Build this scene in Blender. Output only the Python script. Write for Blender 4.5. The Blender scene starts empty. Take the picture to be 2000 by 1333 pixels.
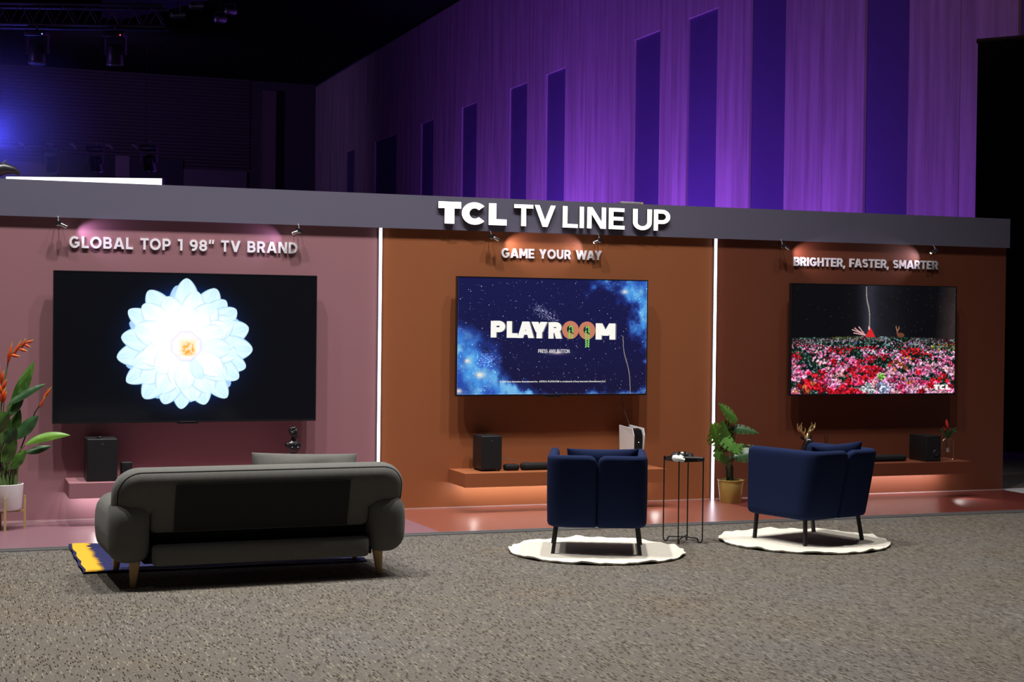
import bpy, bmesh, math, random
import numpy as np
from mathutils import Vector, Matrix
PI = math.pi
rnd = random.Random(7)
sc = bpy.context.scene
COL = sc.collection
R = math.radians

# ------------------------------------------------------------------ camera
def set_camera():
    cam = bpy.data.cameras.new('camera')
    cam.sensor_width = 36.0
    cam.lens = 3027.19 * 36 / 2000
    cam.clip_start = 0.1
    cam.clip_end = 200
    o = bpy.data.objects.new('camera', cam)
    COL.objects.link(o)
    yaw, pit, rol = R(20.1732), R(-0.8435), R(0.67703)
    f = Vector((math.sin(yaw)*math.cos(pit), math.cos(yaw)*math.cos(pit), math.sin(pit)))
    r = f.cross(Vector((0, 0, 1))).normalized()
    u = r.cross(f)
    c, s = math.cos(rol), math.sin(rol)
    rr = c*r + s*u
    uu = -s*r + c*u
    m = Matrix(((rr.x, uu.x, -f.x, -3.6253), (rr.y, uu.y, -f.y, -13.2749), (rr.z, uu.z, -f.z, 1.7358), (0, 0, 0, 1)))
    o.matrix_world = m
    sc.camera = o
set_camera()

# ------------------------------------------------------------------ world, lights, exposure
w = bpy.data.worlds.new('hall_ambience'); sc.world = w; w.use_nodes = True
w.node_tree.nodes['Background'].inputs[0].default_value = (0.55, 0.5, 0.75, 1)
w.node_tree.nodes['Background'].inputs[1].default_value = 0.022
sc.view_settings.view_transform = 'Standard'
sc.view_settings.look = 'None'
sc.view_settings.gamma = 1
sc.view_settings.exposure = 0.0
sc.view_settings.use_curve_mapping = False

def spot(name, loc, target, power, color, angle, blend=1.0, size=0.15):
    l = bpy.data.lights.new(name, 'SPOT'); l.energy = power; l.color = color
    l.spot_size = R(angle); l.spot_blend = blend; l.shadow_soft_size = size
    o = bpy.data.objects.new(name, l); COL.objects.link(o); o.location = loc
    d = Vector(target) - Vector(loc)
    o.rotation_euler = d.to_track_quat('-Z', 'Y').to_euler()
    return o
# house downlights, one row high above the booth front
WARM = (1.0, 0.955, 0.925)
for x, y, p in ((-5.2, -2.3, 1150), (-3.2, -2.6, 1950), (-1.0, -2.3, 2000), (1.2, -2.7, 2100), (3.2, -3.0, 1250), (5.4, -2.6, 480)):
    spot('hall_downlight', (x, y, 9.2), (x-0.1, y-0.7, 0), p, WARM, 92, 0.9, 0.13)
for x, p in ((-3.2, 700), (-0.4, 480)):
    spot('hall_downlight', (x, -6.8, 9.2), (x, -7.2, 0), p, WARM, 56, 1.0, 0.2)  # added fill spots that brighten the foreground carpet
# coloured wash lights at the foot of the hall wall behind the booth
PURP = (0.36, 0.095, 1.0)
for y, p in ((8.0, 600), (12.5, 1250), (17.0, 1950), (23.0, 2300), (30, 650)):
    spot('wall_wash_light', (7.6, y-1.5, 0.6), (10.9, y, 3.4), p, PURP, 125, 1.0, 0.3)
spot('wall_wash_light', (3.0, -1.0, 9.5), (10.9, 7, 7.5), 420, (1.0, 0.50, 0.60), 60, 1.0, 0.3)  # added high spot standing in for warm spill on the upper hall wall
for x, y, p, c in ((-7.5, 36, 170, (0.18, 0.05, 1.0)), (0.5, 39, 700, (0.55, 0.30, 1.0))):
    spot('stage_wash_light', (x, y, 9.0), (x+2.5, 50, 7.5), p, c, 150, 1.0, 0.4)  # added spots; their wash on the far wall stands in for haze glow
spot('stage_wash_light', (-6.5, 8.0, 4.6), (0, 15, 6.0), 110, (0.5, 0.2, 1.0), 150, 1.0, 0.2)  # added purple spot for the glow on the left of the hall

# ------------------------------------------------------------------ materials
def srgb(r, g, b):
    f = lambda c: (c/255)/12.92 if c/255 <= 0.04045 else ((c/255+0.055)/1.055)**2.4
    return (f(r), f(g), f(b))
MATS = {}
def mat(name, color=(0.5,)*3, rough=0.6, metal=0.0, spec=0.5, emit=None, strength=0.0, vary=0.0, vscale=8.0, bump=0.0, bscale=200.0, trans=0.0, sheen=0.0, coat=0.0):
    if name in MATS: return MATS[name]
    m = bpy.data.materials.new(name); m.use_nodes = True
    nt = m.node_tree; b = nt.nodes['Principled BSDF']
    b.inputs['Base Color'].default_value = (*color, 1)
    b.inputs['Roughness'].default_value = rough
    b.inputs['Metallic'].default_value = metal
    b.inputs['Specular IOR Level'].default_value = spec
    if emit:
        b.inputs['Emission Color'].default_value = (*emit, 1)
        b.inputs['Emission Strength'].default_value = strength
    if trans: b.inputs['Transmission Weight'].default_value = trans
    if coat: b.inputs['Coat Weight'].default_value = coat
    if sheen:
        b.inputs['Sheen Weight'].default_value = sheen
    tc = nt.nodes.new('ShaderNodeTexCoord')
    if vary:
        n = nt.nodes.new('ShaderNodeTexNoise'); n.inputs['Scale'].default_value = vscale; n.inputs['Detail'].default_value = 5
        nt.links.new(tc.outputs['Object'], n.inputs['Vector'])
        mx = nt.nodes.new('ShaderNodeMix'); mx.data_type = 'RGBA'
        mx.inputs[6].default_value = (*[c*(1-vary) for c in color], 1)
        mx.inputs[7].default_value = (*[min(1, c*(1+vary)) for c in color], 1)
        nt.links.new(n.outputs['Fac'], mx.inputs[0]); nt.links.new(mx.outputs[2], b.inputs['Base Color'])
    if bump:
        n2 = nt.nodes.new('ShaderNodeTexNoise'); n2.inputs['Scale'].default_value = bscale; n2.inputs['Detail'].default_value = 3
        nt.links.new(tc.outputs['Object'], n2.inputs['Vector'])
        bp = nt.nodes.new('ShaderNodeBump'); bp.inputs['Strength'].default_value = bump; bp.inputs['Distance'].default_value = 0.01
        nt.links.new(n2.outputs['Fac'], bp.inputs['Height']); nt.links.new(bp.outputs['Normal'], b.inputs['Normal'])
    MATS[name] = m
    return m

def carpet_mat():
    m = bpy.data.materials.new('woven_carpet'); m.use_nodes = True
    nt = m.node_tree; L = nt.links; b = nt.nodes['Principled BSDF']
    b.inputs['Roughness'].default_value = 0.95; b.inputs['Specular IOR Level'].default_value = 0.15
    N = nt.nodes.new
    tc = N('ShaderNodeTexCoord')
    def cells(cx, cy, seed):
        sep = N('ShaderNodeSeparateXYZ'); L.new(tc.outputs['Object'], sep.inputs[0])
        def mth(op, a, bv=None):
            k = N('ShaderNodeMath'); k.operation = op
            if isinstance(a, (int, float)): k.inputs[0].default_value = a
            else: L.new(a, k.inputs[0])
            if bv is not None:
                if isinstance(bv, (int, float)): k.inputs[1].default_value = bv
                else: L.new(bv, k.inputs[1])
            return k.outputs[0]
        ix = mth('FLOOR', mth('DIVIDE', sep.outputs[0], cx))
        wn = N('ShaderNodeTexWhiteNoise'); wn.noise_dimensions = '1D'; L.new(mth('ADD', ix, seed), wn.inputs['W'])
        iy = mth('FLOOR', mth('ADD', mth('DIVIDE', sep.outputs[1], cy), wn.outputs['Value']))
        cmb = N('ShaderNodeCombineXYZ'); L.new(ix, cmb.inputs[0]); L.new(iy, cmb.inputs[1]); cmb.inputs[2].default_value = seed
        w2 = N('ShaderNodeTexWhiteNoise'); w2.noise_dimensions = '3D'; L.new(cmb.outputs[0], w2.inputs['Vector'])
        fx_ = mth('LESS_THAN', mth('FRACT', mth('DIVIDE', sep.outputs[0], cx)), 0.60)
        fy_ = mth('LESS_THAN', mth('FRACT', mth('ADD', mth('DIVIDE', sep.outputs[1], cy), wn.outputs['Value'])), 0.80)
        return w2.outputs['Value'], mth('MULTIPLY', fx_, fy_)
    def step(v, lo, hi):
        k = N('ShaderNodeMapRange'); k.inputs['From Min'].default_value = lo; k.inputs['From Max'].default_value = hi
        L.new(v, k.inputs['Value']); return k.outputs[0]
    def mix(f, a, bcol):
        k = N('ShaderNodeMix'); k.data_type = 'RGBA'
        L.new(f, k.inputs[0])
        for i, c in ((6, a), (7, bcol)):
            if isinstance(c, tuple): k.inputs[i].default_value = (*c, 1)
            else: L.new(c, k.inputs[i])
        return k.outputs[2]
    fine, _ = cells(0.006, 0.014, 3.0)
    col = mix(fine, (0.083, 0.077, 0.067), (0.142, 0.131, 0.117))
    lv, lm = cells(0.010, 0.06, 11.0)
    mm = N('ShaderNodeMath'); mm.operation = 'MULTIPLY'; L.new(step(lv, 0.90, 0.91), mm.inputs[0]); L.new(lm, mm.inputs[1]); lite = mm.outputs[0]
    col = mix(lite, col, (0.22, 0.20, 0.155))
    # dark flecks, denser in drifting patches
    nz = N('ShaderNodeTexNoise'); nz.inputs['Scale'].default_value = 1.6; nz.inputs['Detail'].default_value = 3; L.new(tc.outputs['Object'], nz.inputs['Vector'])
    dv, dm = cells(0.0125, 0.048, 27.0)
    ad = N('ShaderNodeMath'); ad.operation = 'MULTIPLY_ADD'; ad.inputs[1].default_value = 0.16; L.new(nz.outputs['Fac'], ad.inputs[0]); L.new(dv, ad.inputs[2])
    m2 = N('ShaderNodeMath'); m2.operation = 'MULTIPLY'; L.new(step(ad.outputs[0], 0.895, 0.905), m2.inputs[0]); L.new(dm, m2.inputs[1]); dark = m2.outputs[0]
    col = mix(dark, col, (0.026, 0.018, 0.011))
    # broad soiling
    n3 = N('ShaderNodeTexNoise'); n3.inputs['Scale'].default_value = 0.8; n3.inputs['Detail'].default_value = 4; L.new(tc.outputs['Object'], n3.inputs['Vector'])
    mp = step(n3.outputs['Fac'], 0.35, 0.7)
    tint = mix(mp, (0.95, 0.97, 0.98), (1.0, 0.93, 0.82))
    mul = N('ShaderNodeMix'); mul.data_type = 'RGBA'; mul.blend_type = 'MULTIPLY'; mul.inputs[0].default_value = 1
    L.new(col, mul.inputs[6]); L.new(tint, mul.inputs[7]); L.new(mul.outputs[2], b.inputs['Base Color'])
    return m

def wood_grain_mat(name, c1, c2, axis_scale, rough=0.55, amount=1.0):
    m = bpy.data.materials.new(name); m.use_nodes = True
    nt = m.node_tree; L = nt.links; b = nt.nodes['Principled BSDF']; b.inputs['Roughness'].default_value = rough
    b.inputs['Specular IOR Level'].default_value = 0.3
    tc = nt.nodes.new('ShaderNodeTexCoord'); mp = nt.nodes.new('ShaderNodeMapping'); mp.inputs['Scale'].default_value = axis_scale
    L.new(tc.outputs['Object'], mp.inputs[0])
    n = nt.nodes.new('ShaderNodeTexNoise'); n.inputs['Scale'].default_value = 1; n.inputs['Detail'].default_value = 6; n.inputs['Roughness'].default_value = 0.65
    L.new(mp.outputs[0], n.inputs['Vector'])
    r = nt.nodes.new('ShaderNodeValToRGB'); r.color_ramp.elements[0].position = 0.32; r.color_ramp.elements[1].position = 0.68
    r.color_ramp.elements[0].color = (*c1, 1); r.color_ramp.elements[1].color = (*c2, 1)
    L.new(n.outputs['Fac'], r.inputs[0]); L.new(r.outputs[0], b.inputs['Base Color'])
    return m

def picture_mat(name, strength=1.0):
    m = bpy.data.materials.new(name); m.use_nodes = True
    nt = m.node_tree; b = nt.nodes['Principled BSDF']
    b.inputs['Base Color'].default_value = (0.004, 0.004, 0.005, 1); b.inputs['Roughness'].default_value = 0.12
    b.inputs['Specular IOR Level'].default_value = 0.35
    a = nt.nodes.new('ShaderNodeAttribute'); a.attribute_name = 'picture'
    nt.links.new(a.outputs['Color'], b.inputs['Emission Color']); b.inputs['Emission Strength'].default_value = strength
    return m

# ------------------------------------------------------------------ object helpers
def link(name, me, m=None, parent=None, loc=None, rot=None, smooth=None):
    o = bpy.data.objects.new(name, me)
    COL.objects.link(o)
    if m is not None and not me.materials:
        me.materials.append(m)
    if parent is not None: o.parent = parent
    if loc is not None: o.location = loc
    if rot is not None: o.rotation_euler = rot
    if smooth is not None:
        me.polygons.foreach_set('use_smooth', [True]*len(me.polygons))
        if smooth < 180: me.set_sharp_from_angle(angle=R(smooth))
    return o
def thing(name, label, cat, loc=(0, 0, 0), rotz=0.0, group=None, rot=None):
    o = bpy.data.objects.new(name, None); COL.objects.link(o)
    o.empty_display_size = 0.1
    o.location = loc; o.rotation_euler = rot if rot else (0, 0, rotz)
    o['label'] = label; o['category'] = cat
    if group: o['group'] = group
    return o
def tag(o, label, cat, group=None):
    o['label'] = label; o['category'] = cat
    if group: o['group'] = group
    return o
def structure(o, label=None):
    o['kind'] = 'structure'
    if label: o['label'] = label
    return o
class MB:
    def __init__(s): s.v = []; s.f = []
    def add(s, vs, fs):
        k = len(s.v); s.v += [tuple(v) for v in vs]; s.f += [tuple(i+k for i in f) for f in fs]; return s
    def box(s, a, b):
        x0, y0, z0 = a; x1, y1, z1 = b
        return s.add([(x0,y0,z0),(x1,y0,z0),(x1,y1,z0),(x0,y1,z0),(x0,y0,z1),(x1,y0,z1),(x1,y1,z1),(x0,y1,z1)],
              [(0,3,2,1),(4,5,6,7),(0,1,5,4),(1,2,6,5),(2,3,7,6),(3,0,4,7)])
    def tube(s, pts, rad, n=8, closed=False, cap=True):
        pts = [Vector(p) for p in pts]; m = len(pts)
        rads = rad if isinstance(rad, (list, tuple)) else [rad]*m
        rings = []; prev = None
        for i, p in enumerate(pts):
            if closed: t = pts[(i+1) % m]-pts[i-1]
            else: t = pts[min(i+1, m-1)]-pts[max(i-1, 0)]
            t.normalize()
            if prev is None:
                a = Vector((0, 0, 1)) if abs(t.z) < 0.9 else Vector((1, 0, 0))
                prev = t.cross(a).normalized()
            prev = (prev - t*prev.dot(t)).normalized()
            q = t.cross(prev)
            rings.append([p + (prev*math.cos(2*PI*k/n)+q*math.sin(2*PI*k/n))*rads[i] for k in range(n)])
        vs = [v for r_ in rings for v in r_]; fs = []
        for i in range(m if closed else m-1):
            j = (i+1) % m
            for k in range(n):
                fs.append((i*n+k, i*n+(k+1) % n, j*n+(k+1) % n, j*n+k))
        if not closed and cap:
            fs.append(tuple(range(n-1, -1, -1))); fs.append(tuple((m-1)*n+k for k in range(n)))
        return s.add(vs, fs)
    def lathe(s, prof, n=24, c=(0, 0, 0), sx=1.0, sy=1.0, cap=True):
        vs = [(c[0]+r_*math.cos(2*PI*k/n)*sx, c[1]+r_*math.sin(2*PI*k/n)*sy, c[2]+z) for r_, z in prof for k in range(n)]
        m = len(prof); fs = [(i*n+k, i*n+(k+1) % n, (i+1)*n+(k+1) % n, (i+1)*n+k) for i in range(m-1) for k in range(n)]
        if cap:
            fs.append(tuple(range(n-1, -1, -1))); fs.append(tuple((m-1)*n+k for k in range(n)))
        return s.add(vs, fs)
    def sphere(s, c, r_, n=10, m=7, sc3=(1, 1, 1)):
        prof = [(max(1e-4, math.sin(PI*i/m))*r_, -math.cos(PI*i/m)*r_) for i in range(m+1)]
        vs = [(c[0]+p*math.cos(2*PI*k/n)*sc3[0], c[1]+p*math.sin(2*PI*k/n)*sc3[1], c[2]+z*sc3[2]) for p, z in prof for k in range(n)]
        fs = [(i*n+k, i*n+(k+1) % n, (i+1)*n+(k+1) % n, (i+1)*n+k) for i in range(m) for k in range(n)]
        return s.add(vs, fs)
    def mesh(s, name):
        me = bpy.data.meshes.new(name); me.from_pydata(s.v, [], s.f); me.update(); return me
    def build(s, name, m, parent=None, loc=None, rot=None, smooth=None):
        return link(name, s.mesh(name), m, parent, loc, rot, smooth)
def rbox(name, size, rad, m, parent=None, loc=None, rot=None, seg=3):
    """box centred in x,y with its base at z=0, all edges rounded"""
    bm = bmesh.new(); bmesh.ops.create_cube(bm, size=1)
    bmesh.ops.scale(bm, vec=size, verts=bm.verts); bmesh.ops.translate(bm, vec=(0, 0, size[2]/2), verts=bm.verts)
    bmesh.ops.bevel(bm, geom=bm.edges[:], offset=rad, segments=seg, affect='EDGES', profile=0.5)
    me = bpy.data.meshes.new(name); bm.to_mesh(me); bm.free()
    return link(name, me, m, parent, loc, rot, 35)
def pad_mesh(name, w_, h_, corner, T, edge, fn, ns=24, nz=14, crown=0.0):
    """upholstered pad: outline w x h with rounded corners, half thickness T, edges rounded; fn maps (s, t, n) to space"""
    if not isinstance(corner, (list, tuple)): corner = [corner]*4      # BL BR TR TL
    def dist(k):
        k = np.linspace(-1, 1, k+1); return np.sign(k)*(1-(1-abs(k))**1.7)
    S = dist(ns)*w_/2; Z = (dist(nz)+1)*h_/2
    vs = []; fs = []; idx = {}
    for side in (1, -1):
        for j, z in enumerate(Z):
            for i, s_ in enumerate(S):
                rad = corner[(0 if s_ < 0 else 1) if z < h_/2 else (3 if s_ < 0 else 2)]
                rad = max(rad, 1e-4)
                cx = (w_/2-rad)*(1 if s_ > 0 else -1); cz = rad if z < h_/2 else h_-rad
                dx = abs(s_)-(w_/2-rad); dz = (rad-z) if z < h_/2 else (z-(h_-rad))
                x, zz = s_, z
                if dx > 0 and dz > 0:
                    l = math.hypot(dx, dz); mx = max(dx, dz)
                    x = cx+(1 if s_ > 0 else -1)*dx/l*mx; zz = cz+(1 if z > h_/2 else -1)*dz/l*mx
                    d = rad-mx
                else:
                    d = min(w_/2-abs(s_), z, h_-z)
                d = max(0.0, d)
                t = T-edge+math.sqrt(max(0, edge*edge-(edge-min(d, edge))**2))
                t += crown*min(1, d/(0.5*min(w_, h_)))**0.6
                idx[side, i, j] = len(vs); vs.append(fn(x, zz, side*t))
    for side in (1, -1):
        for j in range(nz):
            for i in range(ns):
                q = (idx[side, i, j], idx[side, i+1, j], idx[side, i+1, j+1], idx[side, i, j+1])
                fs.append(q if side < 0 else q[::-1])
    bd = [(i, 0) for i in range(ns)]+[(ns, j) for j in range(nz)]+[(i, nz) for i in range(ns, 0, -1)]+[(0, j) for j in range(nz, 0, -1)]
    for k, a in enumerate(bd):
        b_ = bd[(k+1) % len(bd)]
        fs.append((idx[1, *a], idx[1, *b_], idx[-1, *b_], idx[-1, *a]))
    me = bpy.data.meshes.new(name); me.from_pydata(vs, [], fs)
    bm = bmesh.new(); bm.from_mesh(me); bmesh.ops.recalc_face_normals(bm, faces=bm.faces); bm.to_mesh(me); bm.free(); me.update()
    return me
def pillow_mesh(name, w_, h_, T, n=18, seed=1, wr=0.004, pinch=0.07):
    rr = random.Random(seed); ph = [rr.uniform(0, 6) for _ in range(4)]
    vs = []; fs = []
    for side in (1, -1):
        for j in range(n+1):
            for i in range(n+1):
                u = -math.cos(PI*i/n); v = -math.cos(PI*j/n)
                t = T*((1-abs(u)**2.6)*(1-abs(v)**2.6))**0.55
                x = w_/2*u*(1-pinch*.8*(1-v*v)); z = h_/2*v*(1-pinch*(1-u*u))
                t += wr*math.sin(7*u+ph[0]+3*v)*(1-u*u)*(1-v*v)+wr*math.sin(9*v+ph[1]-4*u)*(1-u*u)*(1-v*v)
                vs.append((x, side*t, z+h_/2))
    m = (n+1)*(n+1)
    for s_ in (0, 1):
        for j in range(n):
            for i in range(n):
                a = s_*m+j*(n+1)+i; q = (a, a+1, a+n+2, a+n+1); fs.append(q[::-1] if s_ == 0 else q)
    me = bpy.data.meshes.new(name); me.from_pydata(vs, [], fs)
    bm = bmesh.new(); bm.from_mesh(me); bmesh.ops.remove_doubles(bm, verts=bm.verts, dist=1e-4); bm.to_mesh(me); bm.free(); me.update()
    return me

# ------------------------------------------------------------------ letter shapes (strokes)
def _off(path, wd, closed=False):
    P = [np.array(p, float) for p in path]; n = len(P); A = []; B = []
    for i in range(n):
        if closed: a, c = P[i-1], P[(i+1) % n]
        else: a, c = P[max(i-1, 0)], P[min(i+1, n-1)]
        d1 = P[i]-a; d2 = c-P[i]
        if np.linalg.norm(d1) < 1e-9: d1 = d2
        if np.linalg.norm(d2) < 1e-9: d2 = d1
        d1 = d1/np.linalg.norm(d1); d2 = d2/np.linalg.norm(d2)
        n1 = np.array([-d1[1], d1[0]]); n2 = np.array([-d2[1], d2[0]]); m = n1+n2; m /= np.linalg.norm(m)
        k = wd/2/max(0.35, m@n1); A.append(P[i]+m*k); B.append(P[i]-m*k)
    if closed: A.append(A[0]); B.append(B[0])
    return A, B
def arc(cx, cy, rx, ry, a0, a1, n=14):
    return [(cx+rx*math.cos(R(a0+(a1-a0)*i/n)), cy+ry*math.sin(R(a0+(a1-a0)*i/n))) for i in range(n+1)]
def hbar(x0, x1, y0, y1): return ([(x0, y0), (x1, y0)], [(x0, y1), (x1, y1)])
def para(xb, xt, sw, y0=0.0, y1=1.0): return ([(xb, y0), (xt, y1)], [(xb+sw, y0), (xt+sw, y1)])
def glyph(ch, w):
    """returns (advance width, [strips]); cap height 1, stroke weight w"""
    h = w*0.94
    G = []
    def bowl(x0, x1, yt, yb):
        r_ = (yt-yb)/2; rx = min(r_, x1-x0); G.append(_off([(x0, yt)]+arc(x1-rx, (yt+yb)/2, rx, r_, 90, -90, 12)+[(x0, yb)], w))
    if ch == 'A':
        W = 0.80+w*0.55; sw = w*1.1; G.append(para(0, W/2-sw*0.62, sw)); G.append(para(W-sw, W/2-sw*0.38, sw)); G.append(hbar(W*0.2, W*0.8, 0.2, 0.2+h*0.85)); G.append(hbar(W/2-sw*0.62, W/2+sw*0.62, 1-0.05, 1)); return W, G
    if ch == 'B':
        W = 0.60+w*0.7; G.append(hbar(0, w, 0, 1)); bowl(w*0.5, W*0.94-w/2, 1-h/2, 0.5+h*0.02); bowl(w*0.5, W-w/2, 0.5+h*0.0, h/2); return W, G
    if ch == 'C':
        W = 0.74+w*0.5; G.append(_off(arc(W*0.53, 0.5, W*0.53-w/2, 0.5-w/2+0.012, 42, 318, 30), w)); return W*0.95, G
    if ch == 'D':
        W = 0.70+w*0.6; G.append(hbar(0, w, 0, 1)); bowl(w*0.5, W-w/2, 1-h/2, h/2); return W, G
    if ch == 'E':
        W = 0.52+w*0.6; G += [hbar(0, w, 0, 1), hbar(w*0.5, W, 0, h), hbar(w*0.5, W*0.92, 0.5-h/2, 0.5+h/2), hbar(w*0.5, W*0.98, 1-h, 1)]; return W, G
    if ch == 'F':
        W = 0.50+w*0.6; G += [hbar(0, w, 0, 1), hbar(w*0.5, W*0.9, 0.47-h/2, 0.47+h/2), hbar(w*0.5, W, 1-h, 1)]; return W, G
    if ch == 'G':
        W = 0.80+w*0.5; G.append(_off(arc(W*0.5, 0.5, W*0.5-w/2, 0.5-w/2+0.012, 42, 325, 30), w)); G += [hbar(W*0.52, W-w*0.15, 0.55-h, 0.55), hbar(W-w*1.15, W-w*0.15, 0.17, 0.55)]; return W, G
    if ch == 'H':
        W = 0.66+w*0.6; G += [hbar(0, w, 0, 1), hbar(W-w, W, 0, 1), hbar(w*0.5, W-w*0.5, 0.5-h/2, 0.5+h/2)]; return W, G
    if ch == 'I': return w, [hbar(0, w, 0, 1)]
    if ch == 'K':
        W = 0.66+w*0.7; sw = w*1.3; G += [hbar(0, w, 0, 1), para(w*0.4, W-sw*0.95, sw, 0.28, 1), para(W-sw, W*0.36, sw, 0, 0.62)]; return W, G
    if ch == 'L':
        W = 0.50+w*0.5; return W, [hbar(0, w, 0, 1), hbar(w*0.5, W, 0, h)]
    if ch == 'M':
        W = 0.72+w*0.95; sw = w*1.15; c = W/2; G += [hbar(0, w, 0, 1), hbar(W-w, W, 0, 1), para(c-sw/2, 0, sw*0.95, 0.24, 1), para(c-sw/2, W-sw*0.95, sw*0.95, 0.24, 1)]; return W, G
    if ch == 'N':
        W = 0.66+w*0.7; sw = w*1.2; G += [hbar(0, w, 0, 1), hbar(W-w, W, 0, 1), para(W-sw, 0, sw)]; return W, G
    if ch == 'O':
        W = 0.86+w*0.5; G.append(_off(arc(W/2, 0.5, W/2-w/2, 0.5-w/2+0.012, 0, 352, 36), w, True)); return W, G
    if ch == 'P':
        W = 0.60+w*0.6; G.append(hbar(0, w, 0, 1)); bowl(w*0.5, W-w/2, 1-h/2, 0.33+h/2); return W, G
    if ch == 'R':
        W = 0.60+w*0.7; sw = w*1.2; G.append(hbar(0, w, 0, 1)); bowl(w*0.5, W*0.96-w/2, 1-h/2, 0.36+h/2); G.append(para(W-sw, W*0.42, sw, 0, 0.42)); return W, G
    if ch == 'S':
        W = 0.54+w*0.7; ru = (1-w)/4+0.004; G.append(_off(arc(W/2, 1-w/2-ru, W/2-w/2, ru, 28, 270, 16)+arc(W/2, w/2+ru, W/2-w/2, ru, 90, -150, 16)[1:], w)); return W, G
    if ch == 'T':
        W = 0.62+w*0.5; return W, [hbar(W/2-w/2, W/2+w/2, 0, 1), hbar(0, W, 1-h, 1)]
    if ch == 'U':
        W = 0.64+w*0.6; rx = W/2-w/2; G.append(_off([(w/2, 1)]+arc(W/2, w/2+rx*0.98, rx, rx*0.98, 180, 360, 16)+[(W-w/2, 1)], w)); return W, G
    if ch in 'VY':
        W = 0.78+w*0.5 if ch == 'V' else 0.72+w*0.5; sw = w*1.12; y0 = 0 if ch == 'V' else 0.38
        if ch == 'Y': sw = w*1.25
        G += [para(W/2-sw/2, 0, sw, y0), para(W/2-sw/2, W-sw, sw, y0)]
        if ch == 'Y': G.append(hbar(W/2-w/2, W/2+w/2, 0, 0.45))
        return W, G
    if ch == 'W':
        W = 1.16+w*0.8; sw = w*1.06; a = W*0.29-sw/2; b = W*0.71-sw/2; c = W/2-sw/2; G += [para(a, 0, sw), para(a, c, sw), para(b, c, sw), para(b, W-sw, sw)]; return W, G
    if ch == '1':
        W = 0.28+w*0.6; G += [hbar(W-w, W, 0, 1), hbar(0, W-w*0.5, 1-h, 1)]; return W, G
    if ch == '8':
        W = 0.58+w*0.6; ru = (1-w)/4
        G += [_off(arc(W/2, 1-w/2-ru, W/2-w*0.62, ru, 0, 345, 24), w, True), _off(arc(W/2, w/2+ru, W/2-w/2, ru, 0, 345, 24), w, True)]; return W, G
    if ch == '9':
        W = 0.58+w*0.6; ru = (1-w)*0.29
        G += [_off(arc(W/2, 1-w/2-ru, W/2-w/2, ru, 0, 345, 24), w, True), _off(arc(W/2-0.02, 0.5, W/2-w/2+0.02, 0.5-w/2, 15, -115, 16), w)]; return W, G
    if ch == '"':
        return 0.22+w*1.2, [para(0, w*0.25, w*0.8, 0.66, 1.02), para(w*1.25+0.02, w*1.5+0.02, w*0.8, 0.66, 1.02)]
    if ch == ',': return w, [para(-w*0.25, w*0.1, w*0.8, -0.2, 0.16)]
    return 0.3, []
def glyph_mesh(name, strips, ox, oz, sx, sz, depth, face=None, ret=None):
    mb = MB()
    for si, (A, B) in enumerate(strips):
        n = len(A); vs = []
        for y in (-0.0003*si, depth):
            for p in A: vs.append((ox+p[0]*sx, y, oz+p[1]*sz))
            for p in B: vs.append((ox+p[0]*sx, y, oz+p[1]*sz))
        fs = []
        for i in range(n-1):
            fs.append((i, i+1, n+i+1, n+i))
            if depth:
                fs.append((i, 2*n+i, 2*n+i+1, i+1)); fs.append((n+i, n+i+1, 3*n+i+1, 3*n+i))
        if depth:
            fs.append((0, n, 3*n, 2*n)); fs.append((n-1, 3*n-1, 4*n-1, 2*n-1))
        mb.add(vs, fs)
    me = mb.mesh(name)
    bm = bmesh.new(); bm.from_mesh(me); bmesh.ops.remove_doubles(bm, verts=bm.verts, dist=1e-6)
    bmesh.ops.recalc_face_normals(bm, faces=bm.faces)
    if face:
        me.materials.append(face); me.materials.append(ret)
        for f in bm.faces:
            f.material_index = 0 if all(v.co.y < depth*0.5 for v in f.verts) else 1
    bm.to_mesh(me); bm.free(); me.update()
    return me
def write(text, x0, x1, z0, h_, wgt, y, depth, m, parent, gap=0.12, name='letter', space=0.34):
    gl = [(c, *glyph(c, wgt)) if c != ' ' else (c, space, []) for c in text]
    tot = 0; pos = []
    kern = {('T', 'O'): -0.05, ('L', 'O'): -0.02, ('T', 'V'): 0.0, ('F', 'A'): -0.07, ('W', 'A'): -0.12, ('A', 'Y'): -0.12, ('L', 'A'): 0.0, ('R', ','): 0}
    for i, (c, W, g) in enumerate(gl):
        pos.append(tot); tot += W+gap+(kern.get((c, gl[i+1][0]), 0) if i+1 < len(gl) else -gap)
    sx = (x1-x0)/tot
    out = []
    for (c, W, g), p in zip(gl, pos):
        if not g: continue
        me = glyph_mesh(name, g, 0, 0, sx, h_, depth)
        out.append(link(name, me, m, parent, (x0+p*sx, y, z0)))
    return out

# ================================================================== SETTING
floor_m = carpet_mat()
o = MB().add([(-16, -16, 0), (14, -16, 0), (14, 52, 0), (-16, 52, 0)], [(0, 1, 2, 3)]).build('floor', floor_m); structure(o)
black_m = mat('matt_black_paint', (0.006, 0.006, 0.008), 0.9, spec=0.1)
o = MB().box((-16, -16, 11.35), (14, 52, 11.6)).build('ceiling', black_m); structure(o)

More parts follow.
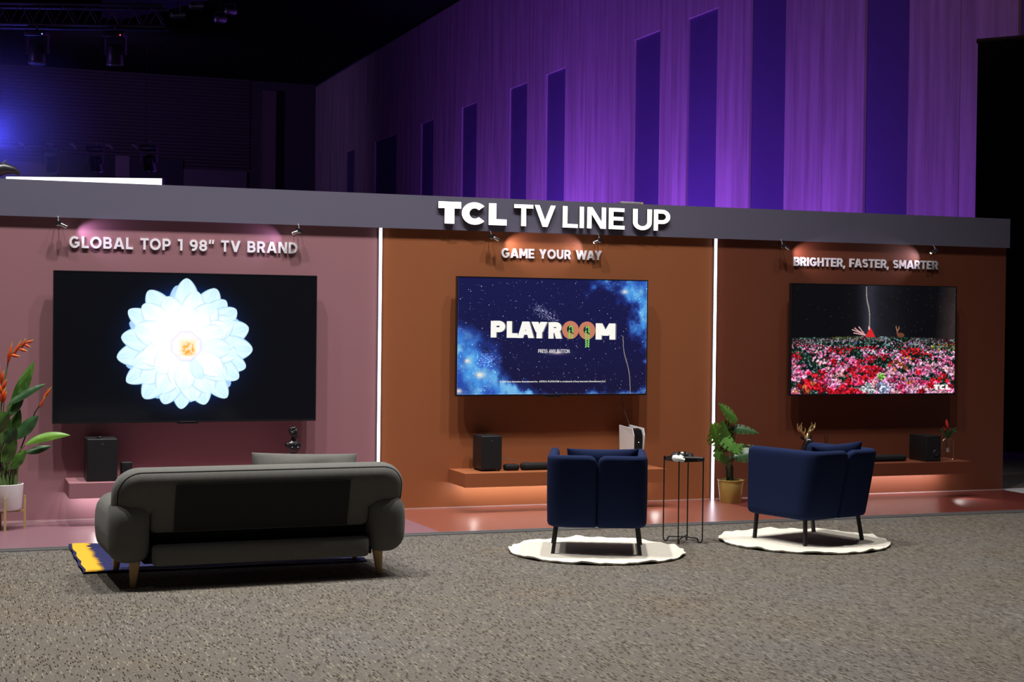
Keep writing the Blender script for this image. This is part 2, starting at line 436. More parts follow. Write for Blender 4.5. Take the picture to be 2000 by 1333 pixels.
pink_m = mat('dusty_pink_paint', (0.31, 0.150, 0.172), 0.55, spec=0.3, vary=0.03, vscale=2)
orange_m = mat('burnt_orange_paint', (0.295, 0.097, 0.036), 0.55, spec=0.3, vary=0.03, vscale=2)
rust_m = mat('dark_rust_paint', (0.155, 0.043, 0.021), 0.55, spec=0.3, vary=0.04, vscale=2)  # set darker than the rust paint itself; weaker light at this end is included
XL, X1, X2, XR = -7.0, 0.0, 3.313, 6.676
for nm, a, b, m in (('wall_left', XL, X1-0.02, pink_m), ('wall_middle', X1+0.02, X2-0.02, orange_m), ('wall_right', X2+0.02, XR, rust_m)):
    structure(MB().box((a, 0, 0), (b, 0.12, 2.818)).build(nm, m))
# raised platform in three colours
plat = thing('display_platform', 'low platform with pink, terracotta and dark red vinyl top under the wall displays', 'platform', (0, 0, 0))
pf = [mat('pink_vinyl', (0.20, 0.105, 0.13), 0.32, spec=0.5, vary=0.04, vscale=3), mat('terracotta_vinyl', (0.21, 0.064, 0.042), 0.32, spec=0.5, vary=0.04, vscale=3), mat('dark_red_vinyl', (0.115, 0.025, 0.020), 0.30, spec=0.5, vary=0.04, vscale=3)]
for i, (a, b, c, d) in enumerate(((XL, 0.05, XL, 0.115), (0.05, X2, 0.115, X2+0.02), (X2, XR, X2+0.02, XR))):
    mb = MB(); y0, y1 = -1.50, 0.0
    mb.add([(c, y0, 0), (d, y0, 0), (b, y1, 0), (a, y1, 0), (c, y0, .02), (d, y0, .02), (b, y1, .02), (a, y1, .02)], [(0, 3, 2, 1), (4, 5, 6, 7), (0, 1, 5, 4), (1, 2, 6, 5), (2, 3, 7, 6), (3, 0, 4, 7)])
    p = mb.build('floor_panel', pf[i], plat); p['label'] = ('dusty pink floor panel', 'terracotta floor panel', 'dark red floor panel')[i]
alu = mat('brushed_aluminium', (0.45, 0.45, 0.47), 0.35, 0.85)
mb = MB().box((XL, -1.535, 0), (XR, -1.50, 0.012)).box((XL, -1.512, 0.012), (XR, -1.494, 0.0235))
p = mb.build('edge_trim', alu, plat); p['label'] = 'aluminium edge trim'
structure(MB().box((XL, -0.006, 0.02), (XR-0.002, 0.0, 0.027)).build('baseboard_back', mat('pale_skirting', (0.45, 0.33, 0.32), 0.5)))
pale = mat('pale_grey_vinyl', (0.55, 0.54, 0.55), 0.35, vary=0.05)
tag(MB().box((XR+0.01, -3.0, 0), (12.0, 0.16, 0.012)).build('floor_sheet', pale), 'pale grey floor sheet beyond the right end of the booth', 'floor sheet')

# fascia with the lit sign
fas_m = mat('slate_grey_laminate', (0.125, 0.118, 0.170), 0.5, spec=0.35, vary=0.03, vscale=3)
fas = thing('fascia_board', 'long slate grey fascia board running along the top of the booth', 'fascia', (0, 0, 2.52))
MB().box((XL, -0.035, 0), (6.693, -0.0005, 0.30)).build('panel', fas_m, fas)
sign = thing('illuminated_sign', 'glowing white channel letters reading TCL TV LINE UP on the grey fascia', 'sign', (0, -0.035, 2.572))
lit = mat('lit_letter_face', (0.9, 0.9, 0.9), 0.4, emit=(1.0, 0.97, 0.93), strength=2.6)
T_ = [('T', .509, .721, .31), ('C', .728, .958, .27), ('L', .984, 1.155, .26), ('T', 1.227, 1.411, .178), ('V', 1.426, 1.630, .178), ('L', 1.702, 1.850, .178), ('I', 1.870, 1.911, .178), ('N', 1.945, 2.132, .178), ('E', 2.162, 2.322, .178), ('U', 2.408, 2.600, .178), ('P', 2.622, 2.790, .178)]
side_m = mat('letter_return', (0.16, 0.15, 0.13), 0.5)
for c, a, b, wt in T_:
    W, g = glyph(c, wt)
    if c == 'T' and wt > .3: W = 0.62+wt*0.5; g = [hbar(W/2-wt*.55, W/2+wt*.5, 0, 1), hbar(0, W, 0.70, 1)]
    if c == 'C': W = 0.74+wt*0.5
    if c == 'L' and wt > .25: g = [hbar(0, wt, 0, 1), hbar(wt*.5, W, 0, .27)]
    a, b = [-3.625+(v+3.625)*1.0019 for v in (a, b)]
    me = glyph_mesh('letter', g, 0, 0, (b-a)/W, 0.195, 0.026, lit, side_m)
    link('letter', me, None, sign, (a, -0.026, 0.004))
# slogans on the three walls
acr = mat('white_acrylic_letter', (0.93, 0.91, 0.97), 0.35, spec=0.5)
for txt, a, b, z, h_, lab in (('GLOBAL TOP 1 98" TV BRAND', -2.650, -0.743, 2.274, .096, 'white raised letters reading GLOBAL TOP 1 98” TV BRAND on the pink wall'),
                          ('GAME YOUR WAY', 1.138, 2.126, 2.286, .086, 'white raised letters reading GAME YOUR WAY on the orange wall'),
                          ('BRIGHTER, FASTER, SMARTER', 4.169, 5.836, 2.281, .085, 'white raised letters reading BRIGHTER, FASTER, SMARTER on the rust wall')):
    t = thing('wall_lettering', lab, 'lettering', (0, 0, z))
    write(txt, a, b, 0, h_, 0.205 if a > 0 else 0.20, -0.014, 0.013, acr, t, gap=0.13 if a > 0 else 0.15)
# LED strips between the walls
led_m = mat('led_tube', (0.9, 0.9, 0.9), 0.4, emit=(0.88, 0.84, 1.0), strength=7.0)
prof_m = mat('dark_profile', (0.16, 0.15, 0.17), 0.4, 0.6)
for x, lab in ((X1, 'white LED light strip standing between the pink and orange walls'), (X2, 'white LED light strip standing between the orange and rust walls')):
    t = thing('led_strip', lab, 'light strip', (x, 0, 0.02), group='vertical light strips')
    MB().box((-0.019, -0.012, 0), (0.019, 0.06, 2.50)).build('channel', prof_m, t)
    MB().box((-0.011, -0.020, 0.002), (0.011, -0.012, 2.498)).build('diffuser', led_m, t)

# ------------------------------------------------------------------ picture lamps under the fascia
chrome = mat('polished_chrome', (0.8, 0.8, 0.8), 0.15, 1.0)
bulb_m = mat('lamp_lens', (0.9, 0.9, 0.9), 0.3, emit=(1.0, 0.93, 0.97), strength=9)
LC = (1.0, 0.72, 1.0)
SP = [(-2.73, -1.9, 'left end of the pink wall', 7, (0.80, 0.55, 1.0)), (-0.73, -1.6, 'right end of the pink wall', 7, (0.80, 0.55, 1.0)),
      (1.03, 1.55, 'left part of the orange wall', 9, (1.0, .80, .95)), (2.09, 1.7, 'right part of the orange wall', 9, (1.0, .80, .95)),
      (4.02, 4.7, 'left part of the rust wall', 10, (1.0, .80, .95)), (5.77, 5.2, 'right part of the rust wall', 10, (1.0, .80, .95))]
for k, (x, tx, where, p, c) in enumerate(SP):
    s_ = 1 if tx > x else -1
    t = thing('picture_lamp', 'chrome spotlight under the fascia at the ' + where, 'spotlight', (x-.012, -0.03, 2.508), group='chrome arm spotlights under the fascia')
    MB().tube([(0, 0, 0.02), (0, -0.012, 0.010), (0, -0.045, -0.035)], 0.006, 8).build('arm', chrome, t, smooth=60)
    MB().lathe([(0.004, -.02), (0.022, -.016), (0.026, 0), (0.022, .016), (0.004, .02)], 14).build('joint', chrome, t, (0, -0.045, -0.04), (PI/2, 0, 0), 40)
    rt = Vector((s_*0.9, 0.2, -0.42)).to_track_quat('Z', 'Y').to_euler()
    MB().lathe([(0.010, 0), (0.013, 0.004), (0.015, 0.05), (0.0165, 0.055), (0.013, 0.053)], 14).build('head', chrome, t, (s_*0.014, -0.055, -0.045), rt, 40)
    MB().lathe([(0.012, 0.0515), (0.006, 0.0535)], 12).build('lens', bulb_m, t, (s_*0.014, -0.055, -0.045), rt)
    spot('lamp_beam', (x+s_*0.068, -0.094, 2.438), (x+s_*0.40, -0.0, 2.36), p*.95, c, 76, 1.0, 0.012)

# ------------------------------------------------------------------ floating shelves
SH = [(-2.67, -0.71, pink_m, 'pink floating shelf below the leftmost television'), (0.66, 2.605, orange_m, 'orange floating shelf below the middle television'), (4.06, 5.95, rust_m, 'rust coloured floating shelf below the rightmost television')]
strip_m = mat('under_shelf_led', (0.9, 0.9, 0.9), 0.4, emit=(1.0, 0.92, 0.86), strength=3.5)
ST = 0.372
for a, b, m, lab in SH:
    t = thing('floating_shelf', lab, 'shelf', (a, 0, 0.25), group='floating shelves')
    MB().box((0, -0.466, 0), (b-a, 0, 0.122)).build('board', m, t)
    MB().box((0.06, -0.05, -0.008), (b-a-0.10, -0.035, 0)).build('light_strip', strip_m, t)
    l = bpy.data.lights.new('shelf_light', 'AREA'); l.shape = 'RECTANGLE'; l.size = b-a-0.1; l.size_y = 0.03; l.energy = 5.0 if a < 4 else 7.5; l.color = (1.0, 0.98, 1.0)
    o = bpy.data.objects.new('shelf_light', l); COL.objects.link(o); o.location = ((a+b)/2, -0.13, 0.238); o.rotation_euler = (R(38), 0, 0)
for x, p in ((-2.44, 3.0), (2.50, 6.0), (5.80, 15.0), (0.75, 2.0)):
    spot('shelf_end_light', (x, -0.44, 0.245), (x+0.02, -0.72, 0.02), p, (1, .92, .88), 84, 1.0, 0.02)  # added spots that make the light pools on the platform by the shelf ends

# ------------------------------------------------------------------ pictures on the screens
def lin(a): a = np.clip(a, 0, None)/255.0; return np.where(a <= 0.04045, a/12.92, ((a+0.055)/1.055)**2.4)
def fbm(h, w_, base, octs, rs, asp=1.0):
    out = np.zeros((h, w_)); amp = 1; tot = 0
    for o_ in range(octs):
        n = base*2**o_; gh = max(2, int(n)); gw = max(2, int(n*asp)); g = rs.rand(gh+2, gw+2)
        y = np.linspace(0, gh, h, endpoint=False); x = np.linspace(0, gw, w_, endpoint=False)
        yi = y.astype(int); xi = x.astype(int); fy = y-yi; fx = x-xi; fy = fy*fy*(3-2*fy); fx = fx*fx*(3-2*fx)
        a = g[np.ix_(yi, xi)]; b = g[np.ix_(yi, xi+1)]; c = g[np.ix_(yi+1, xi)]; d = g[np.ix_(yi+1, xi+1)]
        out += amp*((a*(1-fx)+b*fx)*(1-fy)[:, None]+(c*(1-fx)+d*fx)*fy[:, None]); tot += amp; amp *= 0.55
    return out/tot
def over(img, mask, col): img[:] = img*(1-mask[..., None])+np.asarray(col)*mask[..., None]
def pic_flower():
    H, W = 324, 576; rs = np.random.RandomState(3)
    Y, X = np.mgrid[0:H, 0:W]; y = -(Y/H-0.49); x = (X/W-0.490)*1.745
    r_ = np.hypot(x, y); img = np.zeros((H, W, 3)); img[:] = (5, 6, 10)
    halo = np.exp(-np.clip(r_-0.36, 0, None)/0.055)
    img += (halo*(r_ > .3))[..., None]*np.array((8, 50, 140.))*0.6
    def petal(ang, L, Wd, r0, c, cut=0.0):
        ca, sa = math.cos(ang), math.sin(ang); u = (x*ca+y*sa-r0)/(L-r0); v = (-x*sa+y*ca)
        uu = np.clip(u, 1e-3, 1); prof = Wd*np.sin(PI*uu**0.85*0.5+0.35*0)**0.7*np.sqrt(np.clip(1-uu**7, 0, 1))*(0.55+0.45*np.sin(PI*np.clip(uu*0.95, 0, 1)))
        m_ = np.clip((prof-abs(v))*H*0.8, 0, 1)*(u > 0)*(u < 1)
        e = abs(v)/np.maximum(prof, 1e-3)
        lines = 0.5+0.5*np.cos(e*9+2*np.sin(u*5))
        sh = 1-0.22*np.clip(e-0.82, 0, 1)/0.18*np.clip(u, 0.2, 1)-0.07*lines*np.clip(u-0.3, 0, 1)-0.16*np.clip(u-0.75, 0, 1)
        sh = np.clip(sh, 0.3, 1)
        col = np.stack([np.asarray(c[0])*sh**1.6, np.asarray(c[1])*sh**1.1, np.asarray(c[2])*sh**0.6], -1)
        img[:] = img*(1-m_[..., None])+col*m_[..., None]
    outer = [90, 63, 50, 37, 17, -3, -20, -32, -52, -72, -94, -110, -128, -148, -170, 172, 148, 124]
    Ls = [.46, .44, .41, .42, .44, .45, .43, .42, .45, .42, .43, .42, .45, .46, .46, .43, .45, .45]
    for k in range(0, 18, 2): petal(R(outer[k]+9), Ls[k]-.045, 0.085, 0.05, (170, 205, 240))
    for a, l in zip(outer, Ls): petal(R(a), l, 0.098+rs.uniform(-.012, .012), 0.05, (214, 240, 250))
    for a, l in ((80, .38), (112, .36), (136, .40), (160, .36), (-140, .38), (-160, .37), (-82, .38), (-62, .36), (-40, .35), (-10, .35), (5, .33), (30, .36), (57, .34), (-118, .36)): petal(R(a), l, 0.10+rs.uniform(-.01, .012), 0.03, (228, 248, 253))
    for a in range(-170, 190, 33): petal(R(a+rs.uniform(-8, 8)), rs.uniform(.25, .32), 0.10, 0.02, (246, 254, 255))
    blow = np.clip(np.exp(-((x+0.05)**2+(y-0.09)**2)/0.022)*1.3, 0, 1)*(img[..., 0] > 120); over(img, blow, (255, 255, 255))
    petal(R(24), .27, .085, .07, (236, 250, 255)); petal(R(-4), .30, .08, .07, (226, 246, 252)); petal(R(-38), .31, .09, .06, (240, 252, 255)); petal(R(-92), .30, .085, 0.07, (232, 250, 255)); petal(R(-66), .25, .05, .06, (214, 238, 250))
    # centre stone
    q = np.maximum(np.maximum(abs(x), abs(y)), (abs(x)+abs(y))*0.74)
    over(img, np.clip((0.112-q)*60, 0, 1)*.7, (178, 186, 236)); over(img, np.clip((0.100-q)*120, 0, 1), (255, 226, 230)); over(img, np.clip((0.088-q)*60, 0, 1), (255, 240, 232))
    nz = fbm(H, W, 90, 2, rs, 1.75)
    q2 = np.maximum(abs(x-0.012), abs(y+0.012)); over(img, np.clip((0.066-q2)*40, 0, 1)*0.75, (255, 214, 175))
    over(img, np.clip((0.052-np.hypot(x-.014, y+.022))*50, 0, 1)*np.clip(.35+(nz-.42)*4, 0, 1), (244, 160, 60))
    return img
def pic_space():
    H, W = 288, 512; rs = np.random.RandomState(5)
    Y, X = np.mgrid[0:H, 0:W]; v = Y/H; u = X/W
    img = np.zeros((H, W, 3)); img[:] = (22, 22, 66)
    img += (np.clip(0.55-v, 0, 1)*10)[..., None]*np.array((0.2, 0.4, 1.6)); img -= (np.clip(v-.62, 0, 1)*22)[..., None]*np.array((-.1, .2, 1.3))
    n1 = fbm(H, W, 4, 6, rs, 1.78); n2 = fbm(H, W, 7, 5, rs, 1.78); n3 = fbm(H, W, 10, 5, rs, 1.78)
    dl = (u*1.25+(1-v)*0.55)-0.42-0.22*(v < .35)*(0.35-v)*3; left = np.clip((0.05-dl)*4.5+(n1-.5)*2.6, 0, 1)*(v > .2)*np.clip((v-.2)*4, 0, 1)
    dr = ((1-u)*1.05+v*0.62)-0.33; right = np.clip((0.02-dr)*4.5+(n2-.5)*2.8, 0, 1)*np.clip((u-.5)*6, 0, 1)
    edge = np.clip((u-.93)*9+(n1-.55)*4, 0, 1)*np.clip((0.65-v)*5, 0, 1)
    bot = np.clip((v-.93)*8+(n3-.58)*5, 0, 1)*np.clip((v-.86)*9, 0, 1)
    M = np.clip(left+right+edge*.8+bot*.7, 0, 1)
    over(img, M*.9, (44, 84, 190)); over(img, np.clip(M*1.5-.62, 0, 1)*np.clip(n2*2.6-.75, 0, 1), (78, 160, 232)); over(img, np.clip(M*1.5-.8, 0, 1)*np.clip(n3*5-2.4, 0, 1)*.8, (150, 215, 240))
    over(img, np.clip((.5-n1)*5, 0, 1)*M*.5, (26, 40, 120))
    for cu, cv, s_ in ((.115, .83, .028), (.05, .71, .018), (.01, .965, .02), (.875, .1, .02)):
        over(img, np.exp(-(((u-cu)*1.78)**2+((v-cv)*1.5)**2)/s_**2/2)*(.5+n3*.7), (250, 232, 214))
    def star(cu, cv, b, s_=0.55):
        xi, yi = int(cu*W), int(cv*H)
        if 1 <= xi < W-1 and 1 <= yi < H-1:
            img[yi, xi] += b; img[yi, xi+1] += b*s_; 
            if b > 150: img[yi+1, xi] += b*s_*.8
    for _ in range(620): star(rs.rand(), rs.rand(), rs.choice([60, 110, 180, 240], p=[.45, .3, .17, .08]), rs.rand()*.6)
    for _ in range(300):
        t = rs.rand(); star(.40+t*.11+rs.randn()*.012, .25+t*.11+rs.randn()*.025, 70+90*rs.rand(), .2)
    for _ in range(200): star(.155+rs.randn()*.028, .70+rs.randn()*.035, 70+90*rs.rand(), .2)
    # flare behind the prompt
    over(img, np.exp(-((u-.515)/.055)**2-((v-.637)/.018)**2)*.55, (190, 170, 190)); over(img, np.exp(-((u-.515)/.02)**2-((v-.64)/.008)**2)*.6, (255, 230, 210))
    # hanging cable
    for i in range(600):
        t = i/600; vv = .49+t*.51; uu = .870-.004*math.sin(t*3)+(.045*(1/(1+math.exp(-(t-.42)*9))))
        xi, yi = int(uu*W), min(H-1, int(vv*H)); img[yi, xi] = (170, 160, 150); img[yi, min(W-1, xi+1)] = (90, 86, 90)
    img[0:2] *= .6; img[:, :2] += 25; img[:, -2:] += 25; img[-2:] += 30
    return img
def pic_meadow():
    H, W = 300, 520; rs = np.random.RandomState(9)
    Y, X = np.mgrid[0:H, 0:W]; v = Y/H; u = X/W
    img = np.zeros((H, W, 3)); img[:] = (9, 9, 12)
    n1 = fbm(H, W, 3, 4, rs, 1.7)
    over(img, np.exp(-((u-.53)/.13)**2)*.35*(.5+n1), (72, 70, 84)); over(img, np.clip((u-.88)*9+(n1-.5), 0, 1)*.75, (66, 54, 52))
    over(img, np.exp(-((u-.46)/.045)**2)*.35, (84, 86, 110))
    hor = 0.465+0.04*np.abs(u-.5)*1.2
    nf = fbm(H, W, 75, 2, rs, 1.7); nl = fbm(H, W, 60, 3, rs, 1.7); g = (v > hor)
    over(img, g*1.0, (14, 22, 20)); over(img, g*np.clip(nl*6-3.2, 0, 1), (26, 66, 38)); over(img, g*np.clip(fbm(H, W, 70, 2, rs, 1.7)*9-5.7, 0, 1), (120, 155, 160))
    pal = {'pink': (236, 110, 165), 'lpink': (240, 165, 205), 'red': (225, 22, 38), 'dred': (170, 16, 34), 'yel': (240, 185, 30), 'blue': (120, 140, 235), 'lblue': (190, 200, 245), 'orange': (205, 110, 58), 'green': (60, 150, 80), 'white': (225, 235, 240), 'peach': (245, 160, 170), 'mag': (225, 50, 105), 'mint': (150, 190, 160), 'dgreen': (50, 110, 70)}
    def blob(cu, cv, rad, c):
        cx, cy = cu*W, cv*H; R_ = int(rad*1.3)+2; x0, x1 = max(0, int(cx)-R_), min(W, int(cx)+R_+1); y0, y1 = max(0, int(cy)-R_), min(H, int(cy)+R_+1)
        if x1 <= x0 or y1 <= y0: return
        yy, xx = np.mgrid[y0:y1, x0:x1]; dx = xx-cx; dy = (yy-cy)*1.25; d = np.hypot(dx, dy); a = np.arctan2(dy, dx); ph = rs.rand()*6
        rr = rad*(0.86+0.12*np.sin(a*5+ph)+0.10*np.sin(a*11+ph*2)); m_ = np.clip((rr-d)*1.1, 0, 1)
        sh = 0.72+(nf[y0:y1, x0:x1]-.5)*1.6*np.clip(rad/4, 0, 1)-0.22*np.clip(dy/rad, 0, 1)+0.2*rs.rand()
        col = np.clip(np.array(pal[c])[None, None]*sh[..., None]+18*(sh[..., None] > 1), 0, 255); img[y0:y1, x0:x1] = img[y0:y1, x0:x1]*(1-m_[..., None])+col*m_[..., None]
    za = fbm(64, 64, 11, 3, rs); zb = fbm(64, 64, 7, 3, rs)
    N_ = 5200
    for i in range(N_):
        t = (i/N_); t = t**1.9; cu = rs.rand(); hh = .462+.04*abs(cu-.5)*1.2; cv = hh+.006+(1.03-hh)*t+rs.randn()*.004; rad = 1.0+t*12.5*(0.6+.6*rs.rand())
        za_ = za[int(min(.999, t)*63), int(cu*63)]; zb_ = zb[int(min(.999, t)*63), int(cu*63)]
        if rs.rand() < 0.02+0.62*t**.6 or za_ < .40: continue
        k = rs.rand()
        if t < .018 and cu < .42: c = 'dgreen' if cu < .16 else rs.choice(['yel', 'green', 'yel', 'yel'])
        elif t < .09 and cu > .45: c = rs.choice(['lblue', 'white', 'lpink', 'red', 'dred', 'blue', 'mint'], p=[.2, .15, .15, .16, .1, .08, .16]) if zb_ < .55 else rs.choice(['dred', 'red', 'lpink'])
        elif t < .20 and cu > .84: c = rs.choice(['yel', 'dred', 'green', 'lpink'], p=[.5, .2, .2, .1])
        elif t < .16: c = rs.choice(['pink', 'red', 'dred', 'lpink', 'mag'], p=[.36, .18, .14, .18, .14]) if zb_ < .5 else rs.choice(['lpink', 'white', 'pink', 'mint'], p=[.4, .2, .3, .1])
        elif t < .3 and cu > .35: c = rs.choice(['pink', 'lpink', 'mag', 'white', 'lblue'], p=[.33, .34, .12, .11, .10]) if zb_ < .56 else 'red'
        elif abs(cu-.34-.22*(1-t)) < .10: c = rs.choice(['red', 'mag', 'dred', 'pink'], p=[.55, .16, .12, .17])
        elif zb_ > .64: c = rs.choice(['red', 'dred'])
        elif zb_ < .42: c = rs.choice(['lpink', 'peach'])
        else: c = rs.choice(['pink', 'lpink', 'mag'], p=[.5, .3, .2])
        blob(cu, cv, rad, c)
    for cu, cv, rad, c in ((.63, .70, 9, 'orange'), (.66, .73, 10, 'orange'), (.60, .72, 7, 'orange'), (.69, .76, 8, 'orange'), (.62, .77, 7, 'orange'), (.68, .865, 8, 'orange'), (.71, .90, 8, 'orange'), (.73, .89, 7, 'orange'), (.08, .93, 9, 'orange'), (.13, .90, 9, 'orange'), (.10, .97, 9, 'orange'), (.03, .97, 7, 'orange'),
                           (.44, .85, 12, 'red'), (.49, .83, 11, 'red'), (.47, .80, 11, 'red'), (.25, .70, 12, 'red'), (.35, .78, 12, 'red'), (.38, .76, 9, 'red'), (.29, .97, 14, 'red'), (.24, 1.0, 13, 'red'), (.37, .97, 12, 'red'), (.54, .84, 13, 'green'), (.655, .94, 13, 'mag'), (.68, .99, 11, 'mag'), (.85, .92, 15, 'red'), (.77, .80, 12, 'red'), (.93, .83, 10, 'red'), (.79, .98, 13, 'red'), (.04, .86, 12, 'lpink'), (.08, .84, 10, 'lpink'), (.22, .86, 12, 'pink'), (.20, .89, 11, 'mag'),
                           (.70, .66, 5, 'yel'), (.72, .68, 4, 'yel'), (.67, .665, 4, 'yel'), (.38, .53, 5, 'blue'), (.72, .53, 4, 'blue'), (.79, .56, 4, 'blue')): blob(cu, cv, rad, c)
    pal['green'] = (150, 225, 95); blob(.54, .84, 14, 'green')
    for cu, cv, c in ((.44, .95, 'white'), (.48, .97, 'white'), (.46, .93, 'white'), (.54, .92, 'lblue'), (.57, .95, 'lblue'), (.55, .97, 'lblue')): blob(cu, cv, 17, c)
    # red cloaked figure with a branch beside it, small deer on the horizon
    def line(p, q, rad, c):
        n = int(max(abs(p[0]-q[0])*W, abs(p[1]-q[1])*H))*2+2
        for i in range(n+1):
            t = i/n; cx, cy = (p[0]+(q[0]-p[0])*t)*W, (p[1]+(q[1]-p[1])*t)*H; k = int(math.ceil(rad)); x0, y0 = int(cx-rad), int(cy-rad)
            img[max(0, y0):max(0, int(cy+rad))+1, max(0, x0):max(0, int(cx+rad))+1] = c
    tri = (abs(u-.469) < (v-.40)*.33+.006)*(v > .395)*(v < .475); over(img, tri*1.0, (215, 40, 42)); line((.463, .385), (.463, .40), 2, (235, 190, 180))
    for a, b in (((.44, .455), (.36, .41)), ((.43, .44), (.40, .385)), ((.44, .46), (.37, .44)), ((.40, .425), (.375, .395)), ((.42, .44), (.39, .415))): line(a, b, .6, (225, 170, 170))
    over(img, (((u-.655)/.022)**2+((v-.455)/.022)**2 < 1)*1.0, (110, 62, 46)); line((.638, .45), (.634, .425), 1.6, (120, 70, 52))
    line((.634, .42), (.628, .39), .6, (165, 110, 85)); line((.636, .42), (.646, .39), .6, (165, 110, 85)); line((.645, .395), (.645, .375), .5, (165, 110, 85)); line((.629, .395), (.626, .372), .5, (165, 110, 85))
    for i in range(400):
        t = i/400; vv = .02+t*.36; uu = .443+.022/(1+math.exp(-(t-.45)*11)); 
        if t > .07 or t < .04: line((uu, vv), (uu, vv), 1.1 if t > .1 else 1.4, (150, 142, 128))
    for _ in range(60): img[rs.randint(0, 130), rs.randint(0, W)] += 90
    img[:, :2] *= .3; img[:, -2:] *= .3
    return img
def screen_mesh(img, x0, x1, z0, z1, y):
    H, W, _ = img.shape
    xs = np.linspace(x0, x1, W); zs = np.linspace(z1, z0, H)
    V = np.zeros((H, W, 3)); V[..., 0] = xs[None]; V[..., 1] = y; V[..., 2] = zs[:, None]
    a = (np.arange(H-1)[:, None]*W+np.arange(W-1)[None]).ravel(); F = np.stack([a+W, a+W+1, a+1, a], 1)
    me = bpy.data.meshes.new('screen'); me.vertices.add(H*W); me.vertices.foreach_set('co', V.ravel())
    me.loops.add(F.size); me.loops.foreach_set('vertex_index', F.ravel().astype(np.int32)); me.polygons.add(len(F))
    me.polygons.foreach_set('loop_start', np.arange(0, F.size, 4, dtype=np.int32)); me.update(calc_edges=True)
    ca = me.color_attributes.new('picture', 'FLOAT_COLOR', 'POINT'); c = np.ones((H*W, 4), np.float32); c[:, :3] = lin(img.reshape(-1, 3)); ca.data.foreach_set('color', c.ravel())
    return me
bezel_m = mat('black_bezel', (0.010, 0.010, 0.012), 0.3, spec=0.5)
back_m = mat('black_plastic', (0.012, 0.012, 0.014), 0.5)
def flat_m(name, rgb, s_=1.0): return mat(name, (0.01, 0.01, 0.01), 0.4, emit=srgb(*rgb), strength=s_)
def television(x, z, w_, h_, img, lab, strength, chin=0.016, side=0.008):
    t = thing('television', lab, 'television', (x, -0.12, z), group='wall mounted televisions')
    MB().box((0, 0.004, 0), (w_, 0.045, h_)).build('frame', bezel_m, t)
    mb = MB()
    for a, b in (((0, -.002, 0), (w_, .004, chin)), ((0, -.002, h_-side), (w_, .004, h_)), ((0, -.002, chin), (side, .004, h_-side)), ((w_-side, -.002, chin), (w_, .004, h_-side))): mb.box(a, b)
    mb.build('bezel', bezel_m, t)
    link('screen', screen_mesh(img, side, w_-side, chin, h_-side, 0.0), picture_mat('screen_picture', strength), t)
    MB().box((w_*.12, 0.045, h_*.1), (w_*.88, 0.075, h_*.62)).build('rear_housing', back_m, t)
    MB().box((w_*.35, 0.075, h_*.3), (w_*.65, 0.12, h_*.55)).build('wall_bracket', back_m, t)
    MB().box((w_*.47, -.0035, .003), (w_*.53, -.002, .008)).build('badge', chrome, t)
    MB().box((w_*.46, 0.0, -.012), (w_*.54, 0.02, 0)).build('sensor', back_m, t)
    return t
television(-2.781, 0.829, 2.189, 1.254, pic_flower(), 'largest television, on the pink wall, showing a big white flower on black', 1.25)
tv2 = television(0.681, 1.031, 1.872, 1.075, pic_space(), 'television on the orange wall showing a starry blue PLAYROOM title', 1.0)
tv3 = television(4.083, 1.015, 1.905, 1.094, pic_meadow(), 'television on the rust wall showing a field of red and pink flowers', 1.0)
# lettering on the middle screen
wl = flat_m('screen_white', (250, 248, 240)); gr = flat_m('screen_grey', (105, 104, 112)); ox = flat_m('screen_terracotta', (196, 122, 92)); lf = flat_m('screen_leaf', (130, 205, 95)); dk = flat_m('screen_dark', (14, 26, 40)); dlf = flat_m('screen_dark_leaf', (45, 95, 60))
def on2(x, z): return (x-0.681, z-1.031)
def flat_glyph(ch, x0, x1, z0, h_, wt, y, m, parent, base):
    W, g = glyph(ch, wt)
    return link('title_letter', glyph_mesh('title_letter', g, 0, 0, (x1-x0)/W, h_, 0.0), m, parent, (x0-base[0], y, z0-base[1]))
b2 = (0.681, 1.031)
for ch, a, b in (('P', 1.002, 1.140), ('L', 1.155, 1.262), ('A', 1.258, 1.418), ('Y', 1.392, 1.548), ('R', 1.560, 1.692), ('M', 2.028, 2.226)):
    dz = -0.0117*(a-1.0)
    flat_glyph(ch, a+.008, b+.012, 1.560+dz*1.0, .148, .30, -.0015, gr, tv2, b2)
    flat_glyph(ch, a, b, 1.560+dz*1.0, .150, .30, -.0025, wl, tv2, b2)
def disc(cx, cz, rx, rz, y, m, parent, base, name='title_disc', n=32):
    me = MB().add([(0, 0, 0)]+[(rx*math.cos(2*PI*k/n), 0, rz*math.sin(2*PI*k/n)) for k in range(n)], [(0, 1+k, 1+(k+1) % n) for k in range(n)]).mesh(name)
    return link(name, me, m, parent, (cx-base[0], y, cz-base[1]))
for cx, cz, n in ((1.777, 1.634, 6), (1.941, 1.630, 10)):
    disc(cx, cz, .083, .083, -.0025, ox, tv2, b2); disc(cx-.003, cz+.006, .033, .035, -.003, dk, tv2, b2)
    mb = MB(); md = MB()
    for k in range(n):
        zz = cz+.030-k*.0195*(1 if n < 8 else 1.0); spread = .017 if k else .010
        for s_ in (-1, 1):
            x = cx+.004+s_*(spread*(1-.04*k)); c_, s2 = math.cos(s_*.8), math.sin(s_*.8)
            pts = [(math.cos(2*PI*q/8)*.013*c_+math.sin(2*PI*q/8)*.0075*s2+x-b2[0], 0, zz-b2[1]+math.cos(2*PI*q/8)*.013*s2*-1+math.sin(2*PI*q/8)*.0075*c_) for q in range(8)]
            (mb if (k+s_) % 4 or k > 4 else md).add(pts, [tuple(range(8))])
    mb.build('title_vine', lf, tv2, (0, -.0035, 0))
    if md.v: md.build('title_vine', dlf, tv2, (0, -.0034, 0))
